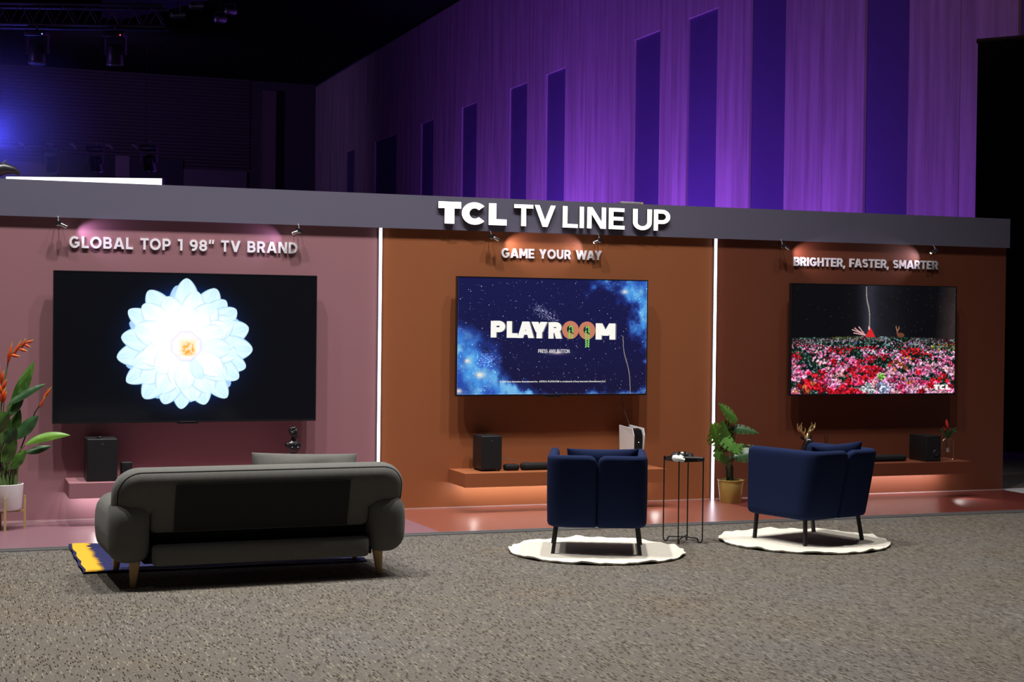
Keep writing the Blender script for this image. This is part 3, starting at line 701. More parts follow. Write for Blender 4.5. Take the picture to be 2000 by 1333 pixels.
def font_text(txt, x0, x1, z, y, m, parent, base, name='caption_text', bold=0.0):
    cu = bpy.data.curves.new('caption', 'FONT'); cu.body = txt; cu.size = 1; cu.offset = bold; cu.resolution_u = 2
    ob = bpy.data.objects.new('caption_tmp', cu); COL.objects.link(ob)
    dg = bpy.context.evaluated_depsgraph_get(); me = bpy.data.meshes.new_from_object(ob.evaluated_get(dg))
    bpy.data.objects.remove(ob)
    co = np.zeros(len(me.vertices)*3); me.vertices.foreach_get('co', co); co = co.reshape(-1, 3)
    s_ = (x1-x0)/(co[:, 0].max()-co[:, 0].min()); out = np.zeros_like(co); out[:, 0] = (co[:, 0]-co[:, 0].min())*s_; out[:, 2] = co[:, 1]*s_
    me.vertices.foreach_set('co', out.ravel()); me.update(); me.name = name
    return link(name, me, m, parent, (x0-base[0], y, z-base[1]))
font_text('© 2020 Sony Interactive Entertainment Inc.  ASTRO’s PLAYROOM is a trademark of Sony Interactive Entertainment LLC.', 1.094, 2.136, 1.155, -.003, wl, tv2, b2, bold=.012)
t_ = write('PRESS ANY BUTTON', 1.462-b2[0], 1.769-b2[0], 1.423-b2[1], .033, .135, -.003, 0.0, wl, tv2, name='prompt_letter')
# logo on the right screen
b3 = (4.083, 1.015)
for ch, a, b in (('T', 5.728, 5.795), ('C', 5.797, 5.862), ('L', 5.870, 5.922)): 
    W, g = glyph(ch, .33)
    link('logo_letter', glyph_mesh('logo_letter', g, 0, 0, (b-a)/W, .052, 0), wl, tv3, (a-b3[0], -.003, 1.066-b3[1]))

# ================================================================== THE HALL BEHIND
HX = 10.875
wood_m = wood_grain_mat('vertical_grain_veneer', (0.30, 0.25, 0.27), (0.50, 0.44, 0.46), (6, 6, 0.35), 0.6)
bay_m = mat('blue_grey_bay', (0.10, 0.085, 0.20), 0.6, spec=0.3, vary=0.06, vscale=1.5)
sw = structure(MB().box((HX+0.05, -2, 0), (HX+0.35, 52, 11.35)).build('wall_side', bay_m))
# wood veneer panels stand proud of the recessed blue bays
bays = [(44.91, 43.64), (40.68, 37.87), (34.96, 33.61), (30.77, 29.39), (26.61, 25.26), (23.88, 22.58), (18.47, 17.14), (15.81, 14.50), (13.13, 11.81), (9.19, 7.92), (5.22, 4.0)]
edges = [52.0]+[v for b in bays for v in b]+[-2.0]
def hall_panel(y0, y1, z0, z1):
    n = max(1, round((y0-y1)/1.35)); 
    for k in range(n):
        a = y1+(y0-y1)*k/n; b = y1+(y0-y1)*(k+1)/n
        MB().box((HX, a+.006, z0), (HX+0.06, b-.006, z1)).build('panel', wood_m, sw)
for i in range(0, len(edges), 2): hall_panel(edges[i], edges[i+1], 0, 8.0)
k = 52.0
while k > -2: 
    hall_panel(k, max(-2, k-2.7), 8.0, 11.25); k -= 2.7
rib_m = mat('dark_ribbed_cladding', (0.055, 0.045, 0.06), 0.7, spec=0.2)
bw = structure(MB().box((-16, 50.2, 0), (HX, 50.5, 11.35)).build('wall_back', rib_m))
mb = MB()
for i in range(27): mb.box((-16, 50.05, 7.75+i*.135), (8.1, 50.2, 7.75+i*.135+.085))
r_ = mb.build('rib', rib_m, bw); r_['kind'] = 'stuff'
lower_m = mat('plum_lower_wall', (0.09, 0.075, 0.10), 0.7)
MB().box((-16, 50.0, 0), (8.0, 50.2, 7.6)).build('panel', lower_m, bw)
MB().box((8.55, 49.6, 0), (9.1, 50.2, 10.9)).build('column', mat('plum_column', (0.10, 0.08, 0.09), 0.7), bw)
MB().box((2.75, 49.9, 6.3), (3.3, 50.0, 8.0)).build('hatch', mat('hatch_paint', (0.13, 0.11, 0.14), 0.7), bw)
MB().box((0.5, 49.92, 3), (5.4, 50.0, 7.95)).build('recess', mat('dark_recess', (0.02, 0.02, 0.035), 0.8), bw)
# drape to the right
cloth_m = mat('black_drape_cloth', (0.010, 0.010, 0.010), 0.95, spec=0.05, bump=0.2, bscale=40)
dr = thing('stage_drape', 'tall black drape hanging beyond the right end of the booth', 'drape', (8.86, 3.45, 0), R(-52))
mb = MB(); vs = []; n = 60
for j, z in enumerate((0.10, 5.36)):
    for i in range(n+1):
        x = i/n*3.6; vs.append((x, 0.03*math.sin(i*1.7)*(1.0 if j == 0 else .5), z))
for j, z in enumerate((5.36, 0.10)):
    for i in range(n+1):
        x = i/n*3.6; vs.append((x, 0.05+0.03*math.sin(i*1.7)*(1.0 if j else .5), z))
fs = [(r0*(n+1)+i, r0*(n+1)+i+1, (r0+1)*(n+1)+i+1, (r0+1)*(n+1)+i) for r0 in range(3) for i in range(n)]
mb.add(vs, fs); mb.build('cloth', cloth_m, dr, smooth=60)
MB().tube([(-.02, .025, 5.38), (3.62, .025, 5.38)], .03, 8).build('rail', back_m, dr)
for x in (0.0, 3.6): MB().tube([(x, .09, 0), (x, .09, 5.36)], .025, 8).build('pole', back_m, dr)
# bright LED wall of the next stand, its top just above the fascia
t = thing('video_panel', 'glowing white screen top showing behind the left end of the fascia', 'screen', (-1.756, 9.5, 0), math.atan2(9.123-9.895, -0.705+2.807))
MB().box((-1.12, 0, 2.5), (1.12, .12, 3.672)).build('cabinet', back_m, t)
MB().box((-1.105, -.006, 2.52), (1.105, 0, 3.66)).build('display', mat('white_screen_light', (.5, .5, .5), .4, emit=(1, .98, .98), strength=2.2), t)
for x in (-.9, .9): MB().box((x-.05, .02, 0), (x+.05, .1, 2.5)).build('post', back_m, t)
# lighting truss with moving heads
tr_m = mat('truss_aluminium', (0.085, 0.08, 0.09), 0.45, 0.6)
dir_ = Vector((0.943, -0.332, 0))
t = thing('lighting_truss', 'dark box truss crossing the top left corner of the hall', 'truss', (-3.6, 10.2, 5.80), math.atan2(-.332, .943))
for y, z in ((-.15, 0), (.15, 0), (-.15, .29), (.15, .29)): MB().tube([(0, y, z), (3.1, y, z)], .025, 8).build('chord', tr_m, t, smooth=60)
mb = MB()
for i in range(10):
    x = i*.31
    for y in (-.15, .15): mb.tube([(x, y, 0), (x+.155, y, .29), (x+.31, y, 0)], .01, 6)
mb.build('lattice', tr_m, t)
for x in (.4, 2.7): MB().tube([(x, 0, .3), (x, 0, 5.5)], .012, 6).build('hanger', tr_m, t)
fx_m = mat('fixture_housing', (0.02, 0.02, 0.025), 0.35, spec=0.6)
ring_m = mat('fixture_bezel', (0.25, 0.24, 0.27), 0.3, 0.7)
blue_l = mat('blue_indicator', (0.1, 0.1, 0.3), 0.4, emit=(0.25, 0.3, 1.0), strength=2.5)
red_l = mat('red_indicator', (0.3, 0.1, 0.1), 0.4, emit=(1.0, 0.1, 0.15), strength=2.0)
def moving_head(loc, lab, sc_=1.0, tilt=0.0, led=True, group='moving head lights'):
    t = thing('moving_head_light', lab, 'stage light', loc, -.34, group=group); t.scale = (sc_,)*3
    MB().tube([(0, 0, .02), (0, 0, .12)], .018, 8).build('clamp', ring_m, t, smooth=60)
    rbox('base', (.30, .26, .09), .015, fx_m, t, (0, 0, -.07))
    for x in (-.145, .145): MB().box((x-.015, -.05, -.30), (x+.015, .05, -.06)).build('yoke_arm', fx_m, t)
    h = MB().lathe([(.05, .10), (.095, .08), (.11, 0), (.115, -.16), (.10, -.19), (.09, -.185)], 20).build('head', fx_m, t, (0, 0, -.26), (tilt, 0, 0), 40)
    MB().lathe([(.117, -.155), (.121, -.165), (.121, -.185), (.105, -.195)], 20).build('lens_ring', ring_m, t, (0, 0, -.26), (tilt, 0, 0), 40)
    if led: MB().box((.10, -.135, -.05), (.115, -.13, -.035)).build('indicator', blue_l if tilt == 0 else red_l, t)
moving_head((-2.40, 9.63, 5.69), 'dark moving head light hanging from the left part of the truss', 1.0)
moving_head((-1.37, 9.27, 5.69), 'dark moving head light hanging below the right end of the truss', 1.0, .15)
# par cans near the top edge
parm = mat('par_can_shell', (0.42, 0.38, 0.55), 0.25, 0.9)
for p, rz, where in (((-.28, 9.0, 6.12), .3, 'upper left of the pair beside the dark beam'), ((-.52, 9.1, 5.99), .3, 'lower left of the pair beside the dark beam'), ((.18, 8.84, 6.05), .9, 'upper right, just past the dark beam'), ((.04, 8.87, 5.93), .9, 'lower right, just past the dark beam')):
    t = thing('par_can', 'small purple-lit metal par can, ' + where, 'stage light', p, rz, group='par cans under the ceiling beam')
    MB().lathe([(.02, -.11), (.045, -.10), (.06, -.03), (.062, .09), (.055, .09), (.05, .0)], 16).build('shell', parm if p[0] < 0 else ring_m, t, (0, 0, 0), (0, R(80), 0), 40)
    MB().tube([(0, -.075, 0), (0, -.075, .10), (0, .075, .10), (0, .075, 0)], .006, 6).build('bracket', ring_m, t); MB().tube([(0, 0, .10), (0, 0, 11.34-p[2])], .008, 6).build('hanger', fx_m, t)
tag(MB().box((-.16, -.2, 0), (.16, 4.5, .35)).build('ceiling_beam', mat('plum_beam', (.06, .04, .07), .7), None, (.10, 8.75, 6.28), (R(4), 0, R(15))), 'dark plum beam hanging at the top of the hall between the par cans', 'beam')
# distant pipe with lamps
t = thing('lighting_pipe', 'thin distant pipe with clamped lamps low in the dark hall', 'pipe', (-2.4, 18.25, 4.93), math.atan2(17.46-18.26, 2.18))
for x in (-.2, 2.6): MB().tube([(x, 0, .0), (x, 0, 6.4)], .006, 6).build('hanger', tr_m, t)
MB().tube([(-.9, 0, -.03), (3.0, 0, .11)], .014, 8).build('pipe', mat('dim_pipe', (0.35, 0.25, 0.30), 0.6, 0.2), t, smooth=60)
cl = mat('pale_clamp', (0.75, 0.60, 0.62), 0.5)
for x in (.22, .76, 1.20, 1.90, 2.40): MB().tube([(x-.07, -.02, .07), (x, -.02, .05), (x+.06, -.02, -.02)], [.02, .03, .016], 8).build('clamp', cl, t, smooth=60)
for k, p in enumerate(((-1.66, 18.02, 4.92), (-.86, 17.73, 4.94), (.11, 17.36, 4.97))):
    moving_head(p, ('dark moving head light hanging from the left part of the distant pipe', 'dark moving head light hanging from the middle of the distant pipe', 'dark moving head light hanging past the right end of the distant pipe')[k], 1.05, .35, False)
# blue beam lamp at the left edge, with a patch of haze around it
t = thing('beam_light', 'bright blue beam light glowing through haze at the left edge', 'stage light', (-3.05, 10.0, 4.22), .3)
MB().lathe([(.05, -.12), (.09, -.10), (.11, .06), (.10, .07)], 16).build('housing', fx_m, t, None, (PI/2, 0, 0), 40)
MB().lathe([(.09, .071), (.02, .075)], 16).build('lens', mat('blue_lens', (.1, .1, .5), .3, emit=(.12, .12, 1.0), strength=14), t, None, (PI/2, 0, 0))
MB().tube([(0, 0, .1), (0, 0, 1.6)], .015, 6).build('hanger', fx_m, t)
l = bpy.data.lights.new('beam_glow', 'POINT'); l.energy = 70; l.color = (.08, .08, 1.0); l.shadow_soft_size = .12
o = bpy.data.objects.new('beam_glow', l); COL.objects.link(o); o.location = (-3.0, 9.75, 4.2)
hz = bpy.data.materials.new('stage_haze'); hz.use_nodes = True; nt = hz.node_tree; nt.nodes.clear()
ou = nt.nodes.new('ShaderNodeOutputMaterial'); vs_ = nt.nodes.new('ShaderNodeVolumeScatter'); vs_.inputs['Density'].default_value = .10; vs_.inputs['Color'].default_value = (.8, .8, 1, 1)
tc_ = nt.nodes.new('ShaderNodeTexCoord'); ln = nt.nodes.new('ShaderNodeVectorMath'); ln.operation = 'LENGTH'; nt.links.new(tc_.outputs['Object'], ln.inputs[0])
mr = nt.nodes.new('ShaderNodeMapRange'); mr.interpolation_type = 'SMOOTHSTEP'; mr.inputs['From Min'].default_value = 0.0; mr.inputs['From Max'].default_value = 1.0; mr.inputs['To Min'].default_value = 0.22; mr.inputs['To Max'].default_value = 0.0
nt.links.new(ln.outputs['Value'], mr.inputs['Value']); nt.links.new(mr.outputs[0], vs_.inputs['Density']); nt.links.new(vs_.outputs[0], ou.inputs['Volume'])
o = MB().sphere((0, 0, 0), 1.0, 24, 14).build('haze_cloud', hz, None, (-3.3, 9.9, 4.35), smooth=180); o.scale = (2.4, 1.6, 1.7)
tag(o, 'thin blue-lit stage haze around the beam light at the left edge', 'haze'); o['kind'] = 'stuff'
# dark clamp lamp on top of the fascia at the far left, small grey unit on the fascia
t = thing('clamp_lamp', 'dark curved lamp head clamped above the left end of the fascia', 'stage light', (-3.19, .12, 2.82))
MB().tube([(-.12, 0, 0), (-.06, 0, .07), (.03, 0, .095), (.11, 0, .085), (.155, 0, .05)], [.05, .06, .05, .03, .012], 12).build('head', fx_m, t, smooth=60)
MB().tube([(.0, 0, .11), (.02, 0, .14), (.045, 0, .165)], .008, 6).build('handle', ring_m, t)
t = thing('power_supply', 'slim grey metal power unit lying on top of the fascia above LINE UP', 'power supply', (2.44, .05, 2.82))
rbox('case', (.20, .07, .022), .004, mat('zinc_case', (.42, .42, .40), .4, .4), t, (-.01, 0, 0))
MB().box((.092, -.034, .001), (.116, .034, .021)).build('label_end', mat('yellow_label', (.55, .48, .12), .6), t)
MB().tube([(-.11, 0, .008), (-.135, -.01, .006), (-.15, -.01, .005)], .004, 6).build('lead', back_m, t)

# ================================================================== FURNITURE
# ---- sofa
sofa_m = mat('charcoal_felt', (0.115, 0.115, 0.105), 0.9, spec=0.15, vary=0.12, vscale=30, sheen=0.1, bump=0.15, bscale=350)
sofa_dk = mat('black_dust_cover', (0.012, 0.012, 0.012), 0.95, spec=0.1)
pipe_m = mat('dark_piping', (0.01, 0.01, 0.01), 0.9)
oak = wood_grain_mat('light_oak', (0.42, 0.26, 0.11), (0.58, 0.38, 0.18), (30, 30, 4), 0.5)
sofa = thing('sofa', 'dark grey fabric sofa seen from behind, on the navy rug', 'sofa', (-1.672, -3.20, 0), R(2.2))
BW = 1.915
def back_fn(s_, z, n_):
    lean = -0.10*(z/.345)          # leans back towards the camera as it rises
    return (s_+0.012, n_+0.055+lean, z+.415)
link('backrest', pad_mesh('backrest', BW, .345, [.12, .12, .165, .165], .135, .11, back_fn, 40, 14, .012), sofa_m, sofa, smooth=180)
# seam line round the back cushion
def rr(w_, h_, r0, r1, n=8):
    pts = []
    for cx, cz, rad, a in ((w_/2-r1, h_-r1, r1, 0), (-w_/2+r1, h_-r1, r1, 90), (-w_/2+r0, r0, r0, 180), (w_/2-r0, r0, r0, 270)):
        pts += [(cx+rad*math.cos(R(a+90*i/n)), cz+rad*math.sin(R(a+90*i/n))) for i in range(n+1)]
    return pts
D_ = .0243
MB().tube([back_fn(x, z+D_, -.0955) for x, z in rr(BW-2*D_, .345-2*D_, .12-D_, .165-D_)], .0045, 6, True).build('piping', pipe_m, sofa, smooth=60)
# lower back fabric, dust panel and dark recess
link('back_panel', pad_mesh('back_panel', 1.44, .22, .04, .03, .02, lambda s_, z, n_: (s_, n_-.045-.25*z, z+.345), 20, 8), sofa_m, sofa, smooth=60)
MB().add([(-.57, -.083, .352), (.57, -.083, .352), (.57, -.168, .66), (-.57, -.168, .66), (-.57, -.08, .352), (.57, -.08, .352), (.57, -.17, .66), (-.57, -.17, .66)], [(0, 1, 2, 3), (7, 6, 5, 4), (0, 4, 5, 1), (1, 5, 6, 2), (2, 6, 7, 3), (3, 7, 4, 0)]).build('dust_panel', mat('black_cambric', (.03, .03, .032), .95, spec=.1), sofa)
MB().box((-.74, -.02, .20), (.74, .03, .60)).build('recess_liner', sofa_dk, sofa)
link('base_rail', pad_mesh('base_rail', 1.42, .135, .03, .05, .035, lambda s_, z, n_: (s_, n_-.115, z+.142), 24, 8, .006), sofa_m, sofa, smooth=180)
MB().box((-.75, -.06, .15), (.75, .70, .26)).build('seat_base', sofa_dk, sofa)
for s_ in (-1, 1):
    fn = lambda a, z, n_, s_=s_: (s_*(.838+n_+.018*math.sin(PI*z/.40)*(1 if n_ > 0 else .3)), a+.245, z+.158)
    link('arm', pad_mesh('arm', .80, .395, [.12, .12, .15, .12], .112, .085, fn, 24, 16, .016), sofa_m, sofa, smooth=180)
    link('seat_cushion', pad_mesh('seat_cushion', .70, .62, .07, .08, .06, lambda a, z, n_, s_=s_: (s_*.355+a, z+.09, .34+n_), 16, 12, .02), sofa_m, sofa, smooth=180)
for lx, ly, in ((-.815, -.03), (.815, -.03), (-.83, .60), (.83, .60)):
    MB().lathe([(.017, 0), (.019, .004), (.036, .165), (.036, .17)], 16, (0, 0, 0)).build('leg', oak, sofa, (lx, ly, .014 if ly > 0 else 0), (R(3 if ly > 0 else -3), R(-4*(1 if lx > 0 else -1)), 0), 40)
c = link('scatter_cushion', pillow_mesh('scatter_cushion', .72, .42, .07, seed=4, wr=.010, pinch=.03), sofa_m, None, (-1.325, -3.02, .395), (R(-14), R(1.5), R(-2)), 180)
tag(c, 'grey cushion showing above the right half of the dark sofa back', 'cushion')
# ---- navy rug with yellow end
navy_rug = mat('navy_wool', (0.020, 0.022, 0.075), 0.95, spec=0.1, vary=0.35, vscale=60)
yel_rug = mat('yellow_wool', (0.62, 0.34, 0.03), 0.95, spec=0.1, vary=0.15, vscale=40)
rug = thing('rug', 'navy blue rug with a toothed yellow end, lying under the sofa', 'rug', (-2.74, -2.66, 0))
mb = MB(); nx, ny = 70, 60; L_, Wd = 1.95, 1.24
def rz_(x, y): return .011+.0032*math.sin(y*38+3*math.sin(x*2.5))*min(1, x*3)+.002*math.sin(x*6+y*3)+(.004*max(0, 1-x/.12)*max(0, math.sin(y*9)))+.018*min(1, max(0, (y-1.09)/.04))
vs = [(L_*i/nx+.005*math.sin(j*.30)*(1-i/nx), Wd*j/ny, rz_(L_*i/nx, Wd*j/ny)) for j in range(ny+1) for i in range(nx+1)]
mb.add(vs, [(j*(nx+1)+i, j*(nx+1)+i+1, (j+1)*(nx+1)+i+1, (j+1)*(nx+1)+i) for j in range(ny) for i in range(nx)])
mb.add([(x, y, 0) for x, y in ((0, 0), (L_, 0), (L_, Wd), (0, Wd))], [(3, 2, 1, 0)])
o = mb.build('pile', navy_rug, rug, smooth=60)
mb = MB()
for k in range(30):
    y0 = Wd*k/30; y1 = Wd*(k+1)/30; ym = (y0+y1)/2; b = .005*math.sin(k*60/26*.30)+rnd.uniform(-.003, .003)
    q = [(.018+b, y0), (.112+b, y0), (.152+b+rnd.uniform(-.01, .01), ym), (.112+b, y1), (.018+b, y1)]
    mb.add([(x, y, rz_(x, y)+.004) for x, y in q], [(0, 1, 2, 3, 4)])
mb.build('yellow_border', yel_rug, rug); rug.children[-1]['label'] = 'toothed yellow border'
# ---- armchairs
navy = mat('navy_upholstery', (0.0095, 0.0175, 0.060), 0.9, spec=0.12, vary=0.15, vscale=60, bump=0.12, bscale=500)
leg_m = mat('dark_steel_leg', (0.035, 0.035, 0.036), 0.4, 0.5)
def armchair(loc, rz, lab):
    t = thing('armchair', lab, 'armchair', loc, rz, group='navy armchairs on round white rugs')
    HW, YB, YF, rc, T = .327, -.275, .335, .075, .036
    def shell_fn(sg):
        # path: s from the seam to the front edge
        l1 = HW-rc-.001; l2 = rc*PI/2; l3 = YF-(YB+rc)
        def fn(a, z, n_):
            s_ = a+(l1+l2+l3)/2
            lean = -.115*(z/.535)
            if s_ < l1: x, y, nx_, ny_ = .001+s_, YB, 0, -1
            elif s_ < l1+l2:
                th = (s_-l1)/l2*PI/2; x = .001+l1+rc*math.sin(th); y = YB+rc-rc*math.cos(th); nx_, ny_ = math.sin(th), -math.cos(th)
            else: x, y, nx_, ny_ = HW, YB+rc+(s_-l1-l2), 1, 0
            k = max(0.0, (YF-y)/(YF-YB))
            return (sg*(x+nx_*n_*1.0), y+ny_*n_+lean*k, z+.195)
        return fn, l1+l2+l3
    for sg in (-1, 1):
        fn, tot = shell_fn(sg)
        me = pad_mesh('side_shell', tot, .535, [.02, .05, .05, .065], T, .03, fn, 44, 14, .004)
        link('side_shell', me, navy, t, smooth=180)
    link('seat_cushion', pad_mesh('seat_cushion', .56, .56, .05, .07, .05, lambda a, z, n_: (a, z-.22, .35+n_), 14, 14, .02), navy, t, smooth=180)
    MB().box((-.27, -.24, .20), (.27, .28, .28)).build('seat_frame', sofa_dk, t)
    for sx_ in (-1, 1):
        for sy, yt in ((-1, -.235), (1, .27)):
            a = Vector((sx_*(.317 if sy < 0 else .333), sy*.265, 0)); b = Vector((sx_*(.291 if sy < 0 else .305), yt, .215))
            mb = MB(); w_ = .014; vs = []
            for p in (a, b): vs += [(p.x-w_, p.y-w_*.7, p.z), (p.x+w_, p.y-w_*.7, p.z), (p.x+w_, p.y+w_*.7, p.z), (p.x-w_, p.y+w_*.7, p.z)]
            mb.add(vs, [(0, 3, 2, 1), (4, 5, 6, 7), (0, 1, 5, 4), (1, 2, 6, 5), (2, 3, 7, 6), (3, 0, 4, 7)]).build('leg', leg_m, t)
    return t
RZ = .022
armchair((.961, -2.671, RZ), R(-23.5), 'navy armchair on the left round rug, its back square to the camera')
armchair((2.800, -2.632, RZ), R(15.3), 'navy armchair on the right round rug, turned to show its left side')
def lumbar(loc, rz, lean, lab, w_=.52, tilt=0.0, seed=2):
    c = link('lumbar_cushion', pillow_mesh('lumbar_cushion', w_, .36, .062, seed=seed, wr=.002, pinch=.045), navy, None, loc, (R(lean), tilt, rz), 180)
    tag(c, lab, 'cushion')
ca, sa = math.cos(R(-23.5)), math.sin(R(-23.5))
lumbar((.961+.04*ca+.20*sa, -2.671+.04*sa-.20*ca, RZ+.425), R(-23.5), 14, 'navy cushion behind the back top of the left armchair', .52, R(-.5))
ca, sa = math.cos(R(15.3)), math.sin(R(15.3))
lumbar((2.8+.05*ca+.17*sa, -2.632+.05*sa-.17*ca, RZ+.425), R(8), 16, 'navy cushion lying askew behind the right armchair back', .50, R(-3), 5)
# ---- round rugs
fur = mat('cream_fur', (0.72, 0.68, 0.58), 0.95, spec=0.1, vary=0.10, vscale=14, bump=0.9, bscale=90)
under = mat('rug_underside', (0.02, 0.02, 0.02), 0.9)
def round_rug(cx, cy, rad, seed, lab):
    rr_ = random.Random(seed); ph = [rr_.uniform(0, 6) for _ in range(5)]
    t = thing('round_rug', lab, 'rug', (cx, cy, 0), group='round cream rugs under the armchairs')
    n, m = 120, 16; vs = [(0, 0, .02)]
    def edge(a): return rad*(1+.0045*math.sin(23*a+ph[0])+.004*math.sin(17*a+ph[1])+.010*math.sin(3*a+ph[2]))
    def lift(a): return .012*max(0, math.sin(9*a+ph[3]))**2+.006*max(0, math.sin(23*a+ph[0]))
    for j in range(1, m+1):
        q = j/m
        for i in range(n):
            a = 2*PI*i/n; e = edge(a)*(1-(1-q)**1.15)
            z = .020+lift(a)*max(0, (q-.8)/.2)-(.004 if j == m else 0)+.0008*math.sin(i*1.3+j)
            vs.append((e*math.cos(a), e*math.sin(a), z))
    fs = [(0, 1+i, 1+(i+1) % n) for i in range(n)]
    for j in range(m-1):
        for i in range(n):
            a = 1+j*n+i; b = 1+j*n+(i+1) % n; fs.append((a, a+n, b+n, b))
    base = len(vs)
    for i in range(n):
        a = 2*PI*i/n; vs.append((edge(a)*.995*math.cos(a), edge(a)*.995*math.sin(a), .005+lift(a)*.9))
    for i in range(n):
        a = 1+(m-1)*n+i; b = 1+(m-1)*n+(i+1) % n; fs.append((a, base+i, base+(i+1) % n, b))
    MB().add(vs, fs).build('pile', fur, t, smooth=60)
    MB().add([(edge(2*PI*i/n)*.985*math.cos(2*PI*i/n), edge(2*PI*i/n)*.985*math.sin(2*PI*i/n), z) for z in (.0005, .004) for i in range(n)], [(i, (i+1) % n, n+(i+1) % n, n+i) for i in range(n)]+[tuple(range(n, 2*n)), tuple(range(n-1, -1, -1))]).build('backing', under, t)
round_rug(.963, -2.675, .655, 1, 'round cream fluffy rug under the left armchair')
round_rug(2.752, -2.645, .665, 2, 'round cream fluffy rug under the right armchair')
# ---- wire side table
blk = mat('black_powder_coat', (0.010, 0.010, 0.010), 0.4, spec=0.4)
tb = thing('side_table', 'black wire side table with a square tray between the two armchairs', 'table', (1.816, -2.387, 0), R(-39.5))
hd = .156
for k in range(4):
    a = k*PI/2; d = Vector((math.cos(a), math.sin(a), 0)); P = lambda r_, z: tuple(d*r_+Vector((0, 0, z)))
    pts = [P(hd, .672), P(hd, .03), P(hd-.004, .014), P(hd-.012, .006), P(hd-.024, .0055), P(hd-.034, .012), P(hd-.038, .028), P(hd-.042, .036), P(hd-.052, .038), P(.0, .038 if k % 2 else .044)]
    MB().tube(pts, .0052, 8).build('leg', blk, tb, smooth=60)
q = [(hd, 0), (0, hd), (-hd, 0), (0, -hd)]
mb = MB(); m_ = .97
o_ = [(x*m_, y*m_) for x, y in q]; i_ = [(x*(m_-.04), y*(m_-.04)) for x, y in q]
mb.add([(x, y, .636) for x, y in o_]+[(x, y, .666) for x, y in o_]+[(x, y, .666) for x, y in i_]+[(x, y, .641) for x, y in i_],
       [(3, 2, 1, 0)]+[(k, (k+1) % 4, 4+(k+1) % 4, 4+k) for k in range(4)]+[(4+k, 4+(k+1) % 4, 8+(k+1) % 4, 8+k) for k in range(4)]+[(8+k, 8+(k+1) % 4, 12+(k+1) % 4, 12+k) for k in range(4)]+[(12, 13, 14, 15)])
mb.build('tray', blk, tb)
# things on the tray
white_p = mat('white_plastic', (0.78, 0.78, 0.77), 0.35)
def gamepad(loc, rz, lab, shell, centre, tilt=0.0):
    t = thing('game_controller', lab, 'game controller', loc, rot=(tilt, 0, rz))
    for s_ in (-1, 1):
        MB().tube([(s_*.040, .022, .030), (s_*.062, .008, .030), (s_*.070, -.022, .024), (s_*.066, -.056, .016)], [.024, .027, .023, .013], 12).build('grip', shell, t, smooth=60)
        MB().lathe([(.008, 0), (.006, .012), (.012, .014), (.012, .018), (.002, .019)], 12).build('thumbstick', blk, t, (s_*.022, -.008, .044), smooth=40)
    link('body', pad_mesh('body', .10, .055, .015, .016, .012, lambda a, z, n_: (a, z-.018, .034+n_), 10, 6, .004), shell, t, smooth=180)
    link('centre_plate', pad_mesh('centre_plate', .052, .045, .01, .004, .003, lambda a, z, n_: (a, z-.012, .053+n_), 8, 6), centre, t, smooth=180)
gamepad((1.742, -2.428, .636), R(62), 'white game controller with black centre on the wire table tray', white_p, blk)
gamepad((1.835, -2.325, .641), R(-38), 'black and white game controller behind the white one on the wire table tray', blk, white_p)
t = thing('remote_control', 'flat black remote lying on the right side of the wire table tray', 'remote', (1.868, -2.452, .641), R(-38))
rbox('body', (.17, .045, .030), .008, blk, t); MB().box((-.06, -.012, .030), (.06, .012, .032)).build('key_pad', mat('grey_keys', (.06, .06, .06), .5), t)

# ================================================================== THINGS ON THE SHELVES
spk = mat('black_speaker_cloth', (0.0075, 0.008, 0.010), 0.75, spec=0.3, bump=0.1, bscale=600)
spk2 = mat('black_speaker_case', (0.010, 0.010, 0.011), 0.45, spec=0.4)
def speaker(name, lab, cat, x0, x1, y0, y1, h_, feet=False, port=False, grp=None):
    f = .014 if feet else 0
    t = thing(name, lab, cat, ((x0+x1)/2, (y0+y1)/2, ST), group=grp)
    w_, d_ = x1-x0, y1-y0
    rbox('cabinet', (w_, d_, h_-f), .006, spk2, t, (0, 0, f))
    MB().box((-w_/2+.008, -d_/2-.003, f+.01), (w_/2-.008, -d_/2+.002, h_-.01)).build('grille', spk, t)
    MB().box((-.010, -d_/2-.0045, h_-.045), (.012, -d_/2-.003, h_-.041)).build('badge', chrome, t)
    if feet:
        for sx_ in (-1, 1):
            for sy in (-1, 1): MB().lathe([(.010, 0), (.012, f)], 10).build('foot', spk2, t, (sx_*(w_/2-.02), sy*(d_/2-.02), 0))
    if port:
        MB().lathe([(.034, 0), (.030, .004), (.022, .002), (.020, -.02)], 20).build('port', back_m, t, (w_*.15, -d_/2-.004, .085), (PI/2, 0, 0), 40)
    return t
speaker('subwoofer', 'tall black subwoofer at the left end of the pink shelf', 'speaker', -2.525, -2.285, -.36, -.07, .345)
speaker('satellite_speaker', 'small black speaker on the pink shelf, half hidden by the sofa', 'speaker', -2.245, -2.155, -.27, -.18, .145)
speaker('subwoofer', 'black subwoofer on feet at the left end of the orange shelf', 'speaker', .862, 1.055, -.31, -.07, .315, True)
speaker('subwoofer', 'black subwoofer with a round port at the right end of the rust shelf', 'speaker', 5.450, 5.620, -.41, -.12, .255, port=True)
t = thing('wireless_puck', 'small dark disc with a bright edge lying on the tall subwoofer', 'puck', (-2.42, -.27, ST+.3455))
MB().lathe([(.022, 0), (.026, .004), (.026, .010), (.022, .013)], 20).build('body', blk, t, smooth=40); MB().lathe([(.0262, .009), (.0262, .0115), (.023, .0135)], 20, cap=False).build('rim', chrome, t)
